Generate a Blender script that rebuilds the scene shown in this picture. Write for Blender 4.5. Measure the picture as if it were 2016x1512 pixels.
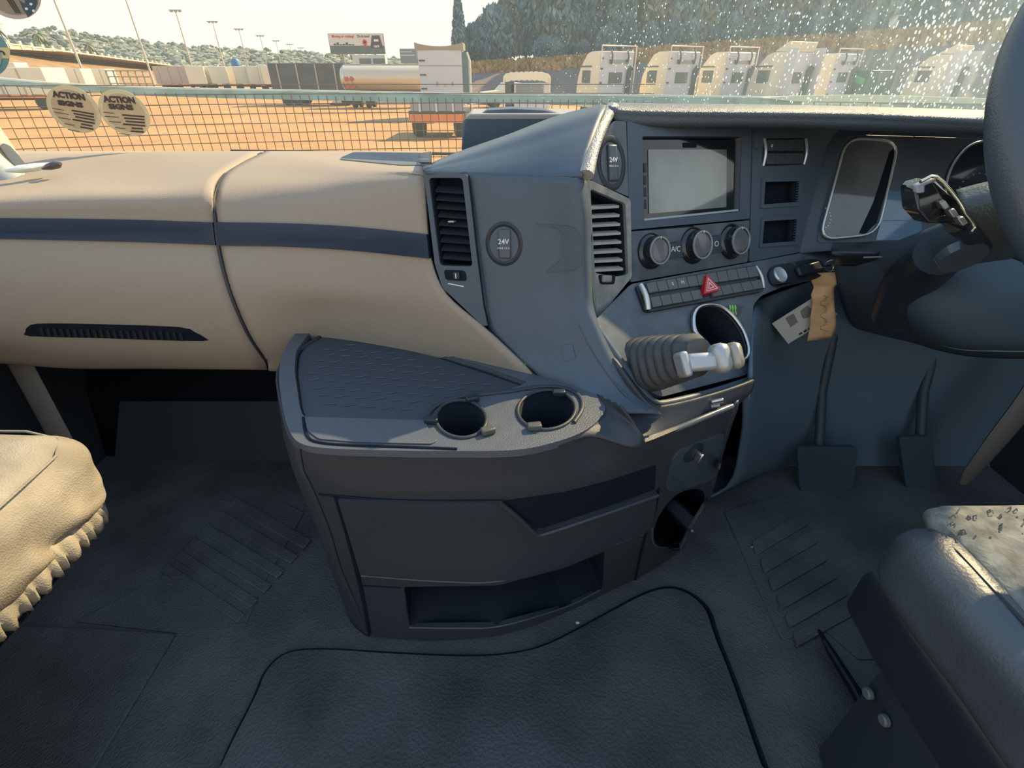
import bpy, bmesh, math, random
from mathutils import Vector, Matrix, Euler
from mathutils.bvhtree import BVHTree
from mathutils.geometry import tessellate_polygon
random.seed(7)
S = bpy.context.scene
COL = S.collection
for o in list(bpy.data.objects): bpy.data.objects.remove(o)
# ------------------------------------------------------------------ camera, sky, sun, exposure
F = 955.0; PITCH = math.radians(32.6)
CP, SP = math.cos(PITCH), math.sin(PITCH)
EYE = Vector((0, 0, 0.97))
cam = bpy.data.cameras.new('camera'); cam.sensor_width = 36; cam.lens = F / 2016 * 36
cam.clip_start = 0.02; cam.clip_end = 3000
co = bpy.data.objects.new('camera', cam); COL.objects.link(co)
co.location = EYE; co.rotation_euler = (math.pi / 2 - PITCH, 0, 0); S.camera = co
S.view_settings.view_transform = 'Standard'; S.view_settings.look = 'None'
S.view_settings.gamma = 1; S.view_settings.use_curve_mapping = False
S.view_settings.exposure = 0.18
S.cycles.use_denoising = True
S.cycles.max_bounces = 6; S.cycles.transparent_max_bounces = 12
S.cycles.sample_clamp_indirect = 4
w = bpy.data.worlds.new('sky'); S.world = w; w.use_nodes = True
nt = w.node_tree; nt.nodes.clear()
wo = nt.nodes.new('ShaderNodeOutputWorld'); bg = nt.nodes.new('ShaderNodeBackground')
tc = nt.nodes.new('ShaderNodeTexCoord'); sx = nt.nodes.new('ShaderNodeSeparateXYZ'); rp = nt.nodes.new('ShaderNodeValToRGB')
nt.links.new(tc.outputs['Generated'], sx.inputs[0]); nt.links.new(sx.outputs['Z'], rp.inputs[0])
nt.links.new(rp.outputs[0], bg.inputs[0]); nt.links.new(bg.outputs[0], wo.inputs[0])
e = rp.color_ramp.elements
e[0].position = 0.0; e[0].color = (0.98, 0.94, 0.80, 1)
e[1].position = 0.75; e[1].color = (0.42, 0.62, 0.92, 1)
m_ = e.new(0.22); m_.color = (0.95, 0.98, 0.93, 1)
bg.inputs[1].default_value = 1.0
SUNDIR = Vector((-0.61, -0.50, -0.635)).normalized()
sd = bpy.data.lights.new('sun', 'SUN'); sd.energy = 8.5; sd.angle = math.radians(0.6); sd.color = (1.0, 0.75, 0.43)
so = bpy.data.objects.new('sun', sd); COL.objects.link(so)
so.rotation_euler = SUNDIR.to_track_quat('-Z', 'Y').to_euler()
so.location = (6, 8, 9)

# ------------------------------------------------------------------ projection helpers
def ray(px, py):
    u = (px - 1008) / F; v = (756 - py) / F
    return Vector((u, CP + v * SP, -SP + v * CP))
def PY(px, py, Y): d = ray(px, py); return EYE + d * (Y / d.y)
def PZ(px, py, Z): d = ray(px, py); return EYE + d * ((Z - EYE.z) / d.z)
def PT(px, py, t): return EYE + ray(px, py) * t
def GX(px, Y, z=-1.38):                      # ground position at a distance
    t = Y * CP - (z - EYE.z) * SP
    return Vector(((px - 1008) / F * t, Y, z))
class Plane:
    def __init__(s, a, b, c):
        s.p = a; n = (b - a).cross(c - a).normalized()
        s.n = n if n.dot(EYE - a) > 0 else -n
    def at(s, px, py):
        d = ray(px, py); return EYE + d * ((s.p - EYE).dot(s.n) / d.dot(s.n)), s.n
class Surf:
    def __init__(s, grid):                   # grid of world vectors, rows x cols
        vs = [p for r in grid for p in r]; m = len(grid[0]); fs = []
        for i in range(len(grid) - 1):
            for j in range(m - 1):
                a = i * m + j; fs.append((a, a + 1, a + m + 1, a + m))
        s.v, s.f, s.m, s.k = vs, fs, m, len(grid); s.b = BVHTree.FromPolygons(vs, fs)
    def at(s, px, py):
        d = ray(px, py).normalized(); h = s.b.ray_cast(EYE, d)
        if h[0] is None:
            q = EYE + d * 0.8; best = None
            for k in range(6):
                r = s.b.find_nearest(q); q = EYE + d * (r[0] - EYE).dot(d)
            n = r[1]
            if n.dot(d) > 0: n = -n
            return q, n
        n = h[1]
        return h[0], (-n if n.dot(d) > 0 else n)
def cr(a, b, c, d, t):
    return 0.5 * ((2 * b) + (c - a) * t + (2 * a - 5 * b + 4 * c - d) * t * t + (3 * b - a - 3 * c + d) * t ** 3)
def spline(pts, n, closed=False):
    pts = [Vector(p) for p in pts]; out = []; L = len(pts)
    for i in range(L if closed else L - 1):
        if closed: a, b, c, d = pts[i - 1], pts[i], pts[(i + 1) % L], pts[(i + 2) % L]
        else:
            b, c = pts[i], pts[i + 1]; a = pts[i - 1] if i else b * 2 - c
            d = pts[i + 2] if i + 2 < L else c * 2 - b
        for k in range(n): out.append(cr(a, b, c, d, k / n))
    if not closed: out.append(pts[-1])
    return out
def W3(p):
    if isinstance(p, Vector): return p
    if p[0] == 'z': return PZ(p[1], p[2], p[3])
    if p[0] == 't': return PT(p[1], p[2], p[3])
    return PY(*p)
def grid(rows, n=5, m=5):
    R = [spline([W3(p) for p in r], m) for r in rows]
    C = [spline([r[j] for r in R], n) for j in range(len(R[0]))]
    return [[C[j][i] for j in range(len(C))] for i in range(len(C[0]))]
def sm2(pts, n=4, closed=True):
    return [(p.x, p.y) for p in spline([(a, b, 0) for a, b in pts], n, closed)]
def rnd(poly, r=6, n=4):
    out = []; L = len(poly)
    for i in range(L):
        p = Vector(poly[i]); a = Vector(poly[i - 1]); b = Vector(poly[(i + 1) % L])
        da, db = a - p, b - p; k = min(r, da.length * .45, db.length * .45)
        s, t = p + da.normalized() * k, p + db.normalized() * k
        for q in range(n + 1):
            f = q / n; out.append(tuple(s * (1 - f) ** 2 + p * 2 * f * (1 - f) + t * f * f))
    return out
def ell(cx, cy, rx, ry, ang=0, n=32, a0=0, a1=360):
    c, s = math.cos(math.radians(ang)), math.sin(math.radians(ang)); out = []
    full = (a1 - a0) >= 360
    for i in range(n if full else n + 1):
        t = math.radians(a0 + (a1 - a0) * i / n); x, y = rx * math.cos(t), ry * math.sin(t)
        out.append((cx + x * c - y * s, cy + x * s + y * c))
    return out

# ------------------------------------------------------------------ materials
MATS = {}
def mat(name, col, rough=0.5, metal=0.0, spec=0.5, noise=0.0, nscale=20, bump=0.0, bscale=200, btype='noise', emit=None, col2=None, coat=0):
    if name in MATS: return MATS[name]
    m = bpy.data.materials.new(name); m.use_nodes = True; t = m.node_tree; b = t.nodes['Principled BSDF']
    b.inputs['Base Color'].default_value = (*col, 1); b.inputs['Roughness'].default_value = rough
    b.inputs['Metallic'].default_value = metal; b.inputs['Specular IOR Level'].default_value = spec
    b.inputs['Coat Weight'].default_value = coat
    tcn = t.nodes.new('ShaderNodeTexCoord')
    if noise or col2:
        n = t.nodes.new('ShaderNodeTexNoise'); n.inputs['Scale'].default_value = nscale; n.inputs['Detail'].default_value = 6
        t.links.new(tcn.outputs['Object'], n.inputs['Vector'])
        r = t.nodes.new('ShaderNodeValToRGB'); t.links.new(n.outputs['Fac'], r.inputs[0])
        c2 = col2 or tuple(c * (1 - noise) for c in col); c1 = col if col2 else tuple(min(1, c * (1 + noise)) for c in col)
        r.color_ramp.elements[0].position = .35; r.color_ramp.elements[1].position = .65
        r.color_ramp.elements[0].color = (*c2, 1); r.color_ramp.elements[1].color = (*c1, 1)
        t.links.new(r.outputs[0], b.inputs['Base Color'])
    if bump:
        if btype == 'voronoi':
            n = t.nodes.new('ShaderNodeTexVoronoi'); o = 'Distance'
        elif btype == 'weave':
            n = t.nodes.new('ShaderNodeTexWave'); n.wave_type = 'BANDS'; n.bands_direction = 'DIAGONAL'; o = 'Fac'
        else:
            n = t.nodes.new('ShaderNodeTexNoise'); o = 'Fac'; n.inputs['Detail'].default_value = 3
        n.inputs['Scale'].default_value = bscale; t.links.new(tcn.outputs['Object'], n.inputs['Vector'])
        bp = t.nodes.new('ShaderNodeBump'); bp.inputs['Strength'].default_value = bump; bp.inputs['Distance'].default_value = 0.002
        t.links.new(n.outputs[o], bp.inputs['Height']); t.links.new(bp.outputs[0], b.inputs['Normal'])
    if emit:
        b.inputs['Emission Color'].default_value = (*emit[:3], 1); b.inputs['Emission Strength'].default_value = emit[3]
    MATS[name] = m; return m
BEIGE = mat('beige_plastic', (0.33, 0.275, 0.215), .55, bump=.25, bscale=420, spec=.35)
SLATE = mat('slate_plastic', (0.034, 0.042, 0.051), .48, bump=.2, bscale=700, spec=.45)
STACK = mat('stack_glare_plastic', (0.070, 0.100, 0.132), .45, bump=.12, bscale=700, spec=.45)  # lighter and bluer than the console, lens glare mixed into the colour
STACKL = mat('stack_grained', (0.080, 0.108, 0.132), .42, bump=.9, bscale=520, spec=.7)
FACE = mat('panel_grey', (0.095, 0.118, 0.136), .42, noise=.15, nscale=30, spec=.5)
BAND = mat('blue_trim', (0.010, 0.024, 0.055), .32, spec=.45)
BLACK = mat('black_plastic', (0.018, 0.025, 0.034), .4)
VOID = mat('dark_recess', (0.006, 0.011, 0.020), .7, spec=.2)
GLOSS = mat('gloss_black', (0.012, 0.016, 0.02), .08, coat=.5)
CHROME = mat('brushed_silver', (0.62, 0.63, 0.62), .28, metal=1)
SILVER = mat('silver_paint', (0.42, 0.44, 0.45), .35, metal=.6)
WHITE = mat('white_print', (0.7, 0.74, 0.76), .5)
RUBBER = mat('floor_rubber', (0.092, 0.098, 0.096), .6, noise=.25, nscale=7, bump=.6, bscale=230, btype='voronoi', spec=.4)
MATR = mat('gangway_rubber', (0.062, 0.067, 0.068), .55, noise=.4, nscale=5, bump=.5, bscale=190, btype='voronoi', spec=.45)

# ------------------------------------------------------------------ object helpers
def link(name, me, m, parent=None, bevel=0, smooth=35, bseg=2):
    o = bpy.data.objects.new(name, me); COL.objects.link(o)
    if parent is not None:
        o.parent = parent; o.matrix_parent_inverse = Matrix.Translation(-parent.location) if parent.type == 'EMPTY' and parent.rotation_euler.x == 0 and parent.rotation_euler.z == 0 else parent.matrix_basis.inverted()
    if m is not None: me.materials.append(m)
    if smooth:
        for p in me.polygons: p.use_smooth = True
        me.set_sharp_from_angle(angle=math.radians(smooth))
    if bevel:
        b = o.modifiers.new('bevel', 'BEVEL'); b.width = bevel; b.segments = bseg; b.limit_method = 'ANGLE'; b.angle_limit = math.radians(40)
    return o
def pmesh(name, vs, fs):
    me = bpy.data.meshes.new(name); me.from_pydata([tuple(v) for v in vs], [], fs); me.update(); return me
def fin(name, bm, m, parent=None, bevel=0, smooth=35, dissolve=False):
    bmesh.ops.recalc_face_normals(bm, faces=bm.faces)
    me = bpy.data.meshes.new(name); bm.to_mesh(me); bm.free()
    return link(name, me, m, parent, bevel, smooth)
def tag(o, label=None, cat=None, group=None, kind=None):
    if label: o['label'] = label
    if cat: o['category'] = cat
    if group: o['group'] = group
    if kind: o['kind'] = kind
    return o
def thing(name, loc, label, cat, group=None):
    o = bpy.data.objects.new(name, None); COL.objects.link(o); o.location = loc; o.empty_display_size = .05
    return tag(o, label, cat, group)
def plate(name, surf, outer, m, parent=None, holes=(), off=0.002, thick=0.006, step=None, bevel=0, smooth=35):
    """polygon sheet lying on a surface, with holes and real thickness"""
    loops = [[Vector((a, b, 0)) for a, b in outer]] + [[Vector((a, b, 0)) for a, b in h] for h in holes]
    flat = [v for l in loops for v in l]; bm = bmesh.new(); vv = [bm.verts.new(v) for v in flat]
    for t in tessellate_polygon(loops):
        try: bm.faces.new([vv[i] for i in t])
        except ValueError: pass
    if step:
        x0, x1 = min(v.x for v in flat), max(v.x for v in flat); y0, y1 = min(v.y for v in flat), max(v.y for v in flat)
        for k in range(1, int((x1 - x0) / step) + 1):
            bmesh.ops.bisect_plane(bm, geom=bm.verts[:] + bm.edges[:] + bm.faces[:], plane_co=(x0 + k * step, 0, 0), plane_no=(1, 0, 0))
        for k in range(1, int((y1 - y0) / step) + 1):
            bmesh.ops.bisect_plane(bm, geom=bm.verts[:] + bm.edges[:] + bm.faces[:], plane_co=(0, y0 + k * step, 0), plane_no=(0, 1, 0))
        bmesh.ops.join_triangles(bm, faces=bm.faces, angle_face_threshold=3.2, angle_shape_threshold=3.2)
    else:
        bmesh.ops.dissolve_limit(bm, angle_limit=.02, verts=bm.verts, edges=bm.edges)
    bm.verts.index_update(); bm.verts.ensure_lookup_table()
    n = len(bm.verts); F_, B_ = [], []
    for v in bm.verts:
        p, nn = surf.at(v.co.x, v.co.y); F_.append(p + nn * off); B_.append(p + nn * (off - thick))
    fs = [[v.index for v in f.verts] for f in bm.faces]
    fs2 = [list(reversed([i + n for i in f])) for f in fs]; sides = []
    for e_ in bm.edges:
        if len(e_.link_faces) == 1:
            a, b = e_.verts[0].index, e_.verts[1].index; sides.append((a, b, b + n, a + n))
    bm.free(); b2 = bmesh.new(); v2 = [b2.verts.new(p) for p in F_ + B_]
    for f in fs + fs2 + sides:
        try: b2.faces.new([v2[i] for i in f])
        except ValueError: pass
    return fin(name, b2, m, parent, bevel, smooth)
def sheet(name, g, m, parent=None, thick=0.004, smooth=60):
    s = Surf(g); me = pmesh(name, s.v, s.f); o = link(name, me, m, parent, 0, smooth)
    if thick:
        md = o.modifiers.new('thickness', 'SOLIDIFY'); md.thickness = thick; md.offset = 0
    return o, s
def pocket(name, surf, poly, depth, m, parent=None, off=0.0, shrink=1.0, dirv=None):
    P = [surf.at(a, b) for a, b in poly]; nn = sum((p[1] for p in P), Vector()) / len(P); nn.normalize()
    dv = dirv or -nn
    top = [p[0] + p[1] * off for p in P]; c = sum(top, Vector()) / len(top)
    bot = [c + (t - c) * shrink + dv * depth for t in top]; n = len(top); bm = bmesh.new()
    a = [bm.verts.new(v) for v in top]; b = [bm.verts.new(v) for v in bot]
    for i in range(n): bm.faces.new((a[i], a[(i + 1) % n], b[(i + 1) % n], b[i]))
    bm.faces.new(b); o = fin(name, bm, m, parent, 0, 40)
    md = o.modifiers.new('thickness', 'SOLIDIFY'); md.thickness = .0015; md.offset = 0
    return o
def tubem(pts, r, n=10, closed=False, cap=True, flat=1.0, up=None):
    pts = [Vector(p) for p in pts]; L = len(pts); bm = bmesh.new(); rings = []
    prev = None
    for i, p in enumerate(pts):
        if closed: t = pts[(i + 1) % L] - pts[i - 1]
        else: t = pts[min(i + 1, L - 1)] - pts[max(i - 1, 0)]
        t.normalize()
        if prev is None:
            a = up or (Vector((0, 0, 1)) if abs(t.z) < .9 else Vector((1, 0, 0)))
            x = t.cross(a).normalized()
        else: x = (prev - t * prev.dot(t)).normalized()
        prev = x; y = t.cross(x); rr = r[i] if isinstance(r, (list, tuple)) else r
        rings.append([bm.verts.new(p + (x * math.cos(k * 2 * math.pi / n) * rr + y * math.sin(k * 2 * math.pi / n) * rr * flat)) for k in range(n)])
    for i in range(L if closed else L - 1):
        A, B = rings[i], rings[(i + 1) % L]
        sh = 0
        if closed and i == L - 1:
            sh = min(range(n), key=lambda q: (A[0].co - B[q].co).length)
        for k in range(n): bm.faces.new((A[k], A[(k + 1) % n], B[(k + 1 + sh) % n], B[(k + sh) % n]))
    if cap and not closed: bm.faces.new(rings[0]); bm.faces.new(rings[-1])
    return bm
def tube(name, pts, r, m, parent=None, n=10, closed=False, flat=1.0, up=None, smooth=50):
    return fin(name, tubem(pts, r, n, closed, True, flat, up), m, parent, 0, smooth)
def addbox(bm, c, s, R=None):
    vs = [Vector((x, y, z)) for z in (-.5, .5) for y in (-.5, .5) for x in (-.5, .5)]
    R = R or Matrix.Identity(3)
    v = [bm.verts.new(Vector(c) + R @ Vector((p.x * s[0], p.y * s[1], p.z * s[2]))) for p in vs]
    for f in ((0, 2, 3, 1), (4, 5, 7, 6), (0, 1, 5, 4), (2, 6, 7, 3), (0, 4, 6, 2), (1, 3, 7, 5)): bm.faces.new([v[i] for i in f])
    return v
def box(name, c, s, m, parent=None, R=None, bevel=0, smooth=35):
    bm = bmesh.new(); addbox(bm, c, s, R); return fin(name, bm, m, parent, bevel, smooth)
def frame_at(surf, px, py):
    p, n = surf.at(px, py); a = surf.at(px + 3, py)[0] - surf.at(px - 3, py)[0]
    s = a.length / 6; x = (a - n * a.dot(n)).normalized(); y = n.cross(x)
    return p, Matrix((x, y, n)).transposed(), s
def lathe(name, c, R, prof, m, parent=None, n=28, sx=1, sy=1, smooth=40):
    bm = bmesh.new(); rings = []
    for r, h in prof:
        rings.append([bm.verts.new(Vector(c) + R @ Vector((math.cos(k * 2 * math.pi / n) * r * sx, math.sin(k * 2 * math.pi / n) * r * sy, h))) for k in range(n)])
    for A, B in zip(rings, rings[1:]):
        for k in range(n): bm.faces.new((A[k], A[(k + 1) % n], B[(k + 1) % n], B[k]))
    bm.faces.new(rings[0]); bm.faces.new(rings[-1])
    return fin(name, bm, m, parent, 0, smooth)
def text(name, s, p, R, size, m, parent=None, ex=0.0003, squash=1.0, off=.0006, bold=0, roll=0):
    cu = bpy.data.curves.new(name, 'FONT'); cu.body = s; cu.size = size; cu.extrude = ex; cu.align_x = 'CENTER'; cu.align_y = 'CENTER'
    cu.offset = bold; cu.resolution_u = 2
    tmp = bpy.data.objects.new('tmp', cu); COL.objects.link(tmp)
    me = bpy.data.meshes.new_from_object(tmp); bpy.data.objects.remove(tmp)
    Rz = Matrix.Rotation(math.radians(roll), 3, 'Z')
    for v in me.vertices: v.co = Vector(p) + R @ (Rz @ Vector((v.co.x * squash, v.co.y, v.co.z + off)))
    return link(name, me, m, parent, 0, 0)
def copy_tree(o, loc=None, rz=None, sc=None):
    c = o.copy(); COL.objects.link(c)
    for ch in [x for x in bpy.data.objects if x.parent == o]:
        d = ch.copy(); COL.objects.link(d); d.parent = c
    if loc is not None: c.location = loc
    if rz is not None: c.rotation_euler = (0, 0, rz)
    if sc is not None: c.scale = sc if isinstance(sc, tuple) else (sc, sc, sc)
    return c
# ================================================================== CAB SHELL
fl = box('floor', (0.05, .55, -.02), (2.9, 2.2, .04), RUBBER); tag(fl, kind='structure')
fw, _ = sheet('wall_front', [[Vector((x, 1.30, .74)) for x in (-1.22, 1.4)], [Vector((x, 1.22, .30)) for x in (-1.22, 1.4)],
      [Vector((x, 1.17, .2)) for x in (-1.22, 1.4)], [Vector((x, 1.12, 0)) for x in (-1.22, 1.4)]], VOID, thick=.02); tag(fw, kind='structure')
wl = box('wall_left', (-1.24, .35, .40), (.04, 1.9, .84), SLATE, bevel=.01); tag(wl, kind='structure')
wr = box('wall_right', (1.42, .35, .50), (.04, 1.9, 1.04), SLATE, bevel=.01); tag(wr, kind='structure')  # unseen door wall, made taller to block sun from the floor
# windscreen
def scrY(x, base): return base - .20 * (x / 1.2) ** 2
gl = [[Vector((-1.25 + 2.7 * j / 30, scrY(-1.25 + 2.7 * j / 30, 1.40) - .12 * (z - .76), z)) for j in range(31)] for z in (.70, .9, 1.1, 1.3, 1.5, 1.75)]
gm = bpy.data.materials.new('dirty_veiled_windscreen'); gm.use_nodes = True; t = gm.node_tree; t.nodes.clear()
out = t.nodes.new('ShaderNodeOutputMaterial'); tr = t.nodes.new('ShaderNodeBsdfTransparent'); tr.inputs[0].default_value = (.97, 1, .98, 1)
gs = t.nodes.new('ShaderNodeBsdfGlossy'); gs.inputs['Roughness'].default_value = .02
mx = t.nodes.new('ShaderNodeMixShader'); mx.inputs[0].default_value = .02
df = t.nodes.new('ShaderNodeBsdfTranslucent'); df.inputs[0].default_value = (.60, .86, 1, 1)
df2 = t.nodes.new('ShaderNodeBsdfDiffuse'); df2.inputs[0].default_value = (.9, .95, .97, 1)
ad = t.nodes.new('ShaderNodeMixShader'); ad.inputs[0].default_value = .35
mx2 = t.nodes.new('ShaderNodeMixShader'); tcn = t.nodes.new('ShaderNodeTexCoord')
mp = t.nodes.new('ShaderNodeMapping'); mp.inputs['Rotation'].default_value = (0, math.radians(-28), 0); mp.inputs['Scale'].default_value = (1, .35, .5)
v1 = t.nodes.new('ShaderNodeTexVoronoi'); v1.inputs['Scale'].default_value = 175; v1.inputs['Randomness'].default_value = 1
n1 = t.nodes.new('ShaderNodeTexNoise'); n1.inputs['Scale'].default_value = 9; n1.inputs['Detail'].default_value = 3
def mth(op, a, b=None, clamp=False):
    q = t.nodes.new('ShaderNodeMath'); q.operation = op; q.use_clamp = clamp
    for i, x in enumerate((a, b)):
        if x is None: continue
        if isinstance(x, (int, float)): q.inputs[i].default_value = x
        else: t.links.new(x, q.inputs[i])
    return q.outputs[0]
t.links.new(tcn.outputs['Object'], mp.inputs[0]); t.links.new(mp.outputs[0], v1.inputs['Vector']); t.links.new(tcn.outputs['Object'], n1.inputs['Vector'])
sp_ = t.nodes.new('ShaderNodeSeparateXYZ'); t.links.new(tcn.outputs['Object'], sp_.inputs[0])
xr = t.nodes.new('ShaderNodeMapRange'); xr.inputs['From Min'].default_value = -.35; xr.inputs['From Max'].default_value = 1.1; t.links.new(sp_.outputs['X'], xr.inputs[0])
dens = mth('ADD', mth('MULTIPLY', xr.outputs[0], .60), .03)
thr = mth('MULTIPLY', dens, n1.outputs['Fac'])
speck = mth('MULTIPLY', mth('SUBTRACT', thr, v1.outputs['Distance']), 22, True)
mp2 = t.nodes.new('ShaderNodeMapping'); mp2.inputs['Rotation'].default_value = (0, math.radians(-20), 0); mp2.inputs['Scale'].default_value = (60, 4, 7)
n2 = t.nodes.new('ShaderNodeTexNoise'); n2.inputs['Scale'].default_value = 1.0; n2.inputs['Detail'].default_value = 4
t.links.new(tcn.outputs['Object'], mp2.inputs[0]); t.links.new(mp2.outputs[0], n2.inputs['Vector'])
streak = mth('MULTIPLY', mth('SUBTRACT', n2.outputs['Fac'], .50), 1.3, True)
veil_haze = mth('ADD', mth('MULTIPLY', mth('MULTIPLY', xr.outputs[0], xr.outputs[0]), mth('ADD', mth('MULTIPLY', streak, .45), .17)), .07)  # veiling glare added as a film besides the dirt, growing to the right
v2_ = t.nodes.new('ShaderNodeTexVoronoi'); v2_.inputs['Scale'].default_value = 60
mp3 = t.nodes.new('ShaderNodeMapping'); mp3.inputs['Rotation'].default_value = (0, math.radians(-30), 0); mp3.inputs['Scale'].default_value = (1.3, .3, .22)
t.links.new(tcn.outputs['Object'], mp3.inputs[0]); t.links.new(mp3.outputs[0], v2_.inputs['Vector'])
speck2 = mth('MULTIPLY', mth('SUBTRACT', mth('MULTIPLY', mth('MULTIPLY', xr.outputs[0], .27), n1.outputs['Fac']), v2_.outputs['Distance']), 25, True)
fac = mth('MAXIMUM', veil_haze, mth('MULTIPLY', mth('MAXIMUM', speck, speck2), .9))
t.links.new(df.outputs[0], ad.inputs[1]); t.links.new(df2.outputs[0], ad.inputs[2])
t.links.new(tr.outputs[0], mx.inputs[1]); t.links.new(gs.outputs[0], mx.inputs[2])
t.links.new(mx.outputs[0], mx2.inputs[1]); t.links.new(ad.outputs[0], mx2.inputs[2]); t.links.new(fac, mx2.inputs[0])
t.links.new(mx2.outputs[0], out.inputs[0])
wd, WS = sheet('window_1', gl, gm, thick=0); tag(wd, kind='structure')
# left pillar and cowl
pl = thing('windscreen_pillar', (-1.25, 1.15, .75), 'grey and cream windscreen pillar foot at the far left edge', 'pillar')
tube('pillar_trim', spline([PY(60, 345, 1.16), PY(30, 322, 1.16), PY(0, 278, 1.17), PY(-60, 190, 1.18), PY(-110, 100, 1.18)], 4), .020, mat('pillar_cream', (.50, .46, .36), .6), pl, n=10, flat=.5)
tube('door_seal', spline([PY(45, 352, 1.12), PY(20, 334, 1.12), PY(-10, 300, 1.12), PY(-80, 190, 1.13), PY(-130, 100, 1.13)], 4), .014, BLACK, pl, n=10)
tube('pillar_casing', spline([PY(35, 365, 1.06), PY(0, 340, 1.06), PY(-40, 300, 1.06), PY(-120, 180, 1.07), PY(-170, 100, 1.07)], 4), .028, mat('pillar_grey', (.34, .37, .38), .55), pl, n=12)
pl['kind'] = 'structure'

# stone guard screen outside the glass
SG = [[Vector((-1.6 + 3.3 * j / 40, scrY(-1.6 + 3.3 * j / 40, 1.62), z)) for j in range(41)] for z in (.4, .6, .8, 1.0, 1.2)]
SS = Surf(SG)
gd = thing('mesh_screen', (0, 1.62, .6), 'wire mesh guard with a pale green top rail across the windscreen base', 'mesh screen')
top = sm2([(-40, 152), (0, 156), (120, 166), (300, 174), (600, 180), (940, 186), (1300, 190), (1700, 196), (2100, 206)], 4, False)
bot = sm2([(2100, 228), (1700, 214), (1300, 209), (940, 203), (600, 197), (300, 189), (120, 177), (0, 168), (-40, 163)], 4, False)
plate('top_rail', SS, top + bot, mat('pale_green_rail', (.34, .46, .43), .35, noise=.25, nscale=14, spec=.6), gd, off=0, thick=.02, step=60, bevel=.003)
edge = [SS.at(a, b - 1)[0] for a, b in sm2([(-40, 151), (120, 165), (300, 173), (600, 179), (940, 185), (1300, 189), (1700, 195), (2100, 205)], 5, False)]
tube('rail_lip', edge, .0022, mat('rail_lip', (.85, .86, .78), .4), gd, n=6)
bm = bmesh.new(); x = -1.6; zt = .93
wires = []
def sz(x): # height of the rail above the floor along the screen
    d = Vector((x, scrY(x, 1.62), 0)); t_ = d.y * CP + .03 * SP; px = 1008 + F * d.x / t_
    for (a, b), (c, d2) in zip(top, top[1:]):
        if a <= px <= c: yy = b + (d2 - b) * (px - a) / (c - a); break
    else: yy = top[0][1] if px < 0 else top[-1][1]
    return SS.at(px, yy + 8)[0].z
while x < .42:
    y = scrY(x, 1.615); wires.append([(x, y, sz(x)), (x, y, .50)]); x += .0235
for k in range(20):
    z = .50 + k * .0235
    wires.append([(-1.6 + 2.0 * j / 24, scrY(-1.6 + 2.0 * j / 24, 1.613), min(z, .945)) for j in range(25)])
for wv in wires:
    b2 = tubem(wv, .0011, 4); me_ = bpy.data.meshes.new('w'); b2.to_mesh(me_); b2.free(); bm.from_mesh(me_); bpy.data.meshes.remove(me_)
wm = fin('wire', bm, mat('rust_wire', (.17, .10, .06), .55, metal=.2), gd, 0, 60); wm['kind'] = 'stuff'
# wiper lying at the glass base
wp = thing('wiper', PY(540, 300, 1.38), 'black wiper arm lying along the base of the windscreen', 'wiper')
tube('wiper_blade', [PY(425, 300, 1.46), PY(540, 301, 1.47), PY(665, 299, 1.47)], .006, BLACK, wp, n=6, flat=.6)
tube('wiper_arm', [PY(455, 297, 1.45), PY(600, 299, 1.46), PY(900, 303, 1.47)], .004, BLACK, wp, n=6)
# cream strip painted for sun reflected off the rail at right + small row of labels
cs = thing('reflection_strip', PY(1750, 200, 1.5), 'cream sun-reflection strip with a row of small pale tiles on the rail at right', 'strip')
plate('strip', SS, [(1500, 193), (1560, 188), (1700, 186), (1900, 192), (2100, 200), (2100, 206), (1560, 199)], mat('reflection_cream', (.78, .76, .55), .5), cs, off=.012, thick=.01, step=60)
for k in range(7):
    a = 1576 + k * 26
    plate('tile', SS, [(a, 200 + k * .6), (a + 23, 200.5 + k * .6), (a + 22, 211 + k * .6), (a - 1, 210.5 + k * .6)], mat('cream_tile', (.66, .68, .50), .4), cs, off=.012, thick=.006)

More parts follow.
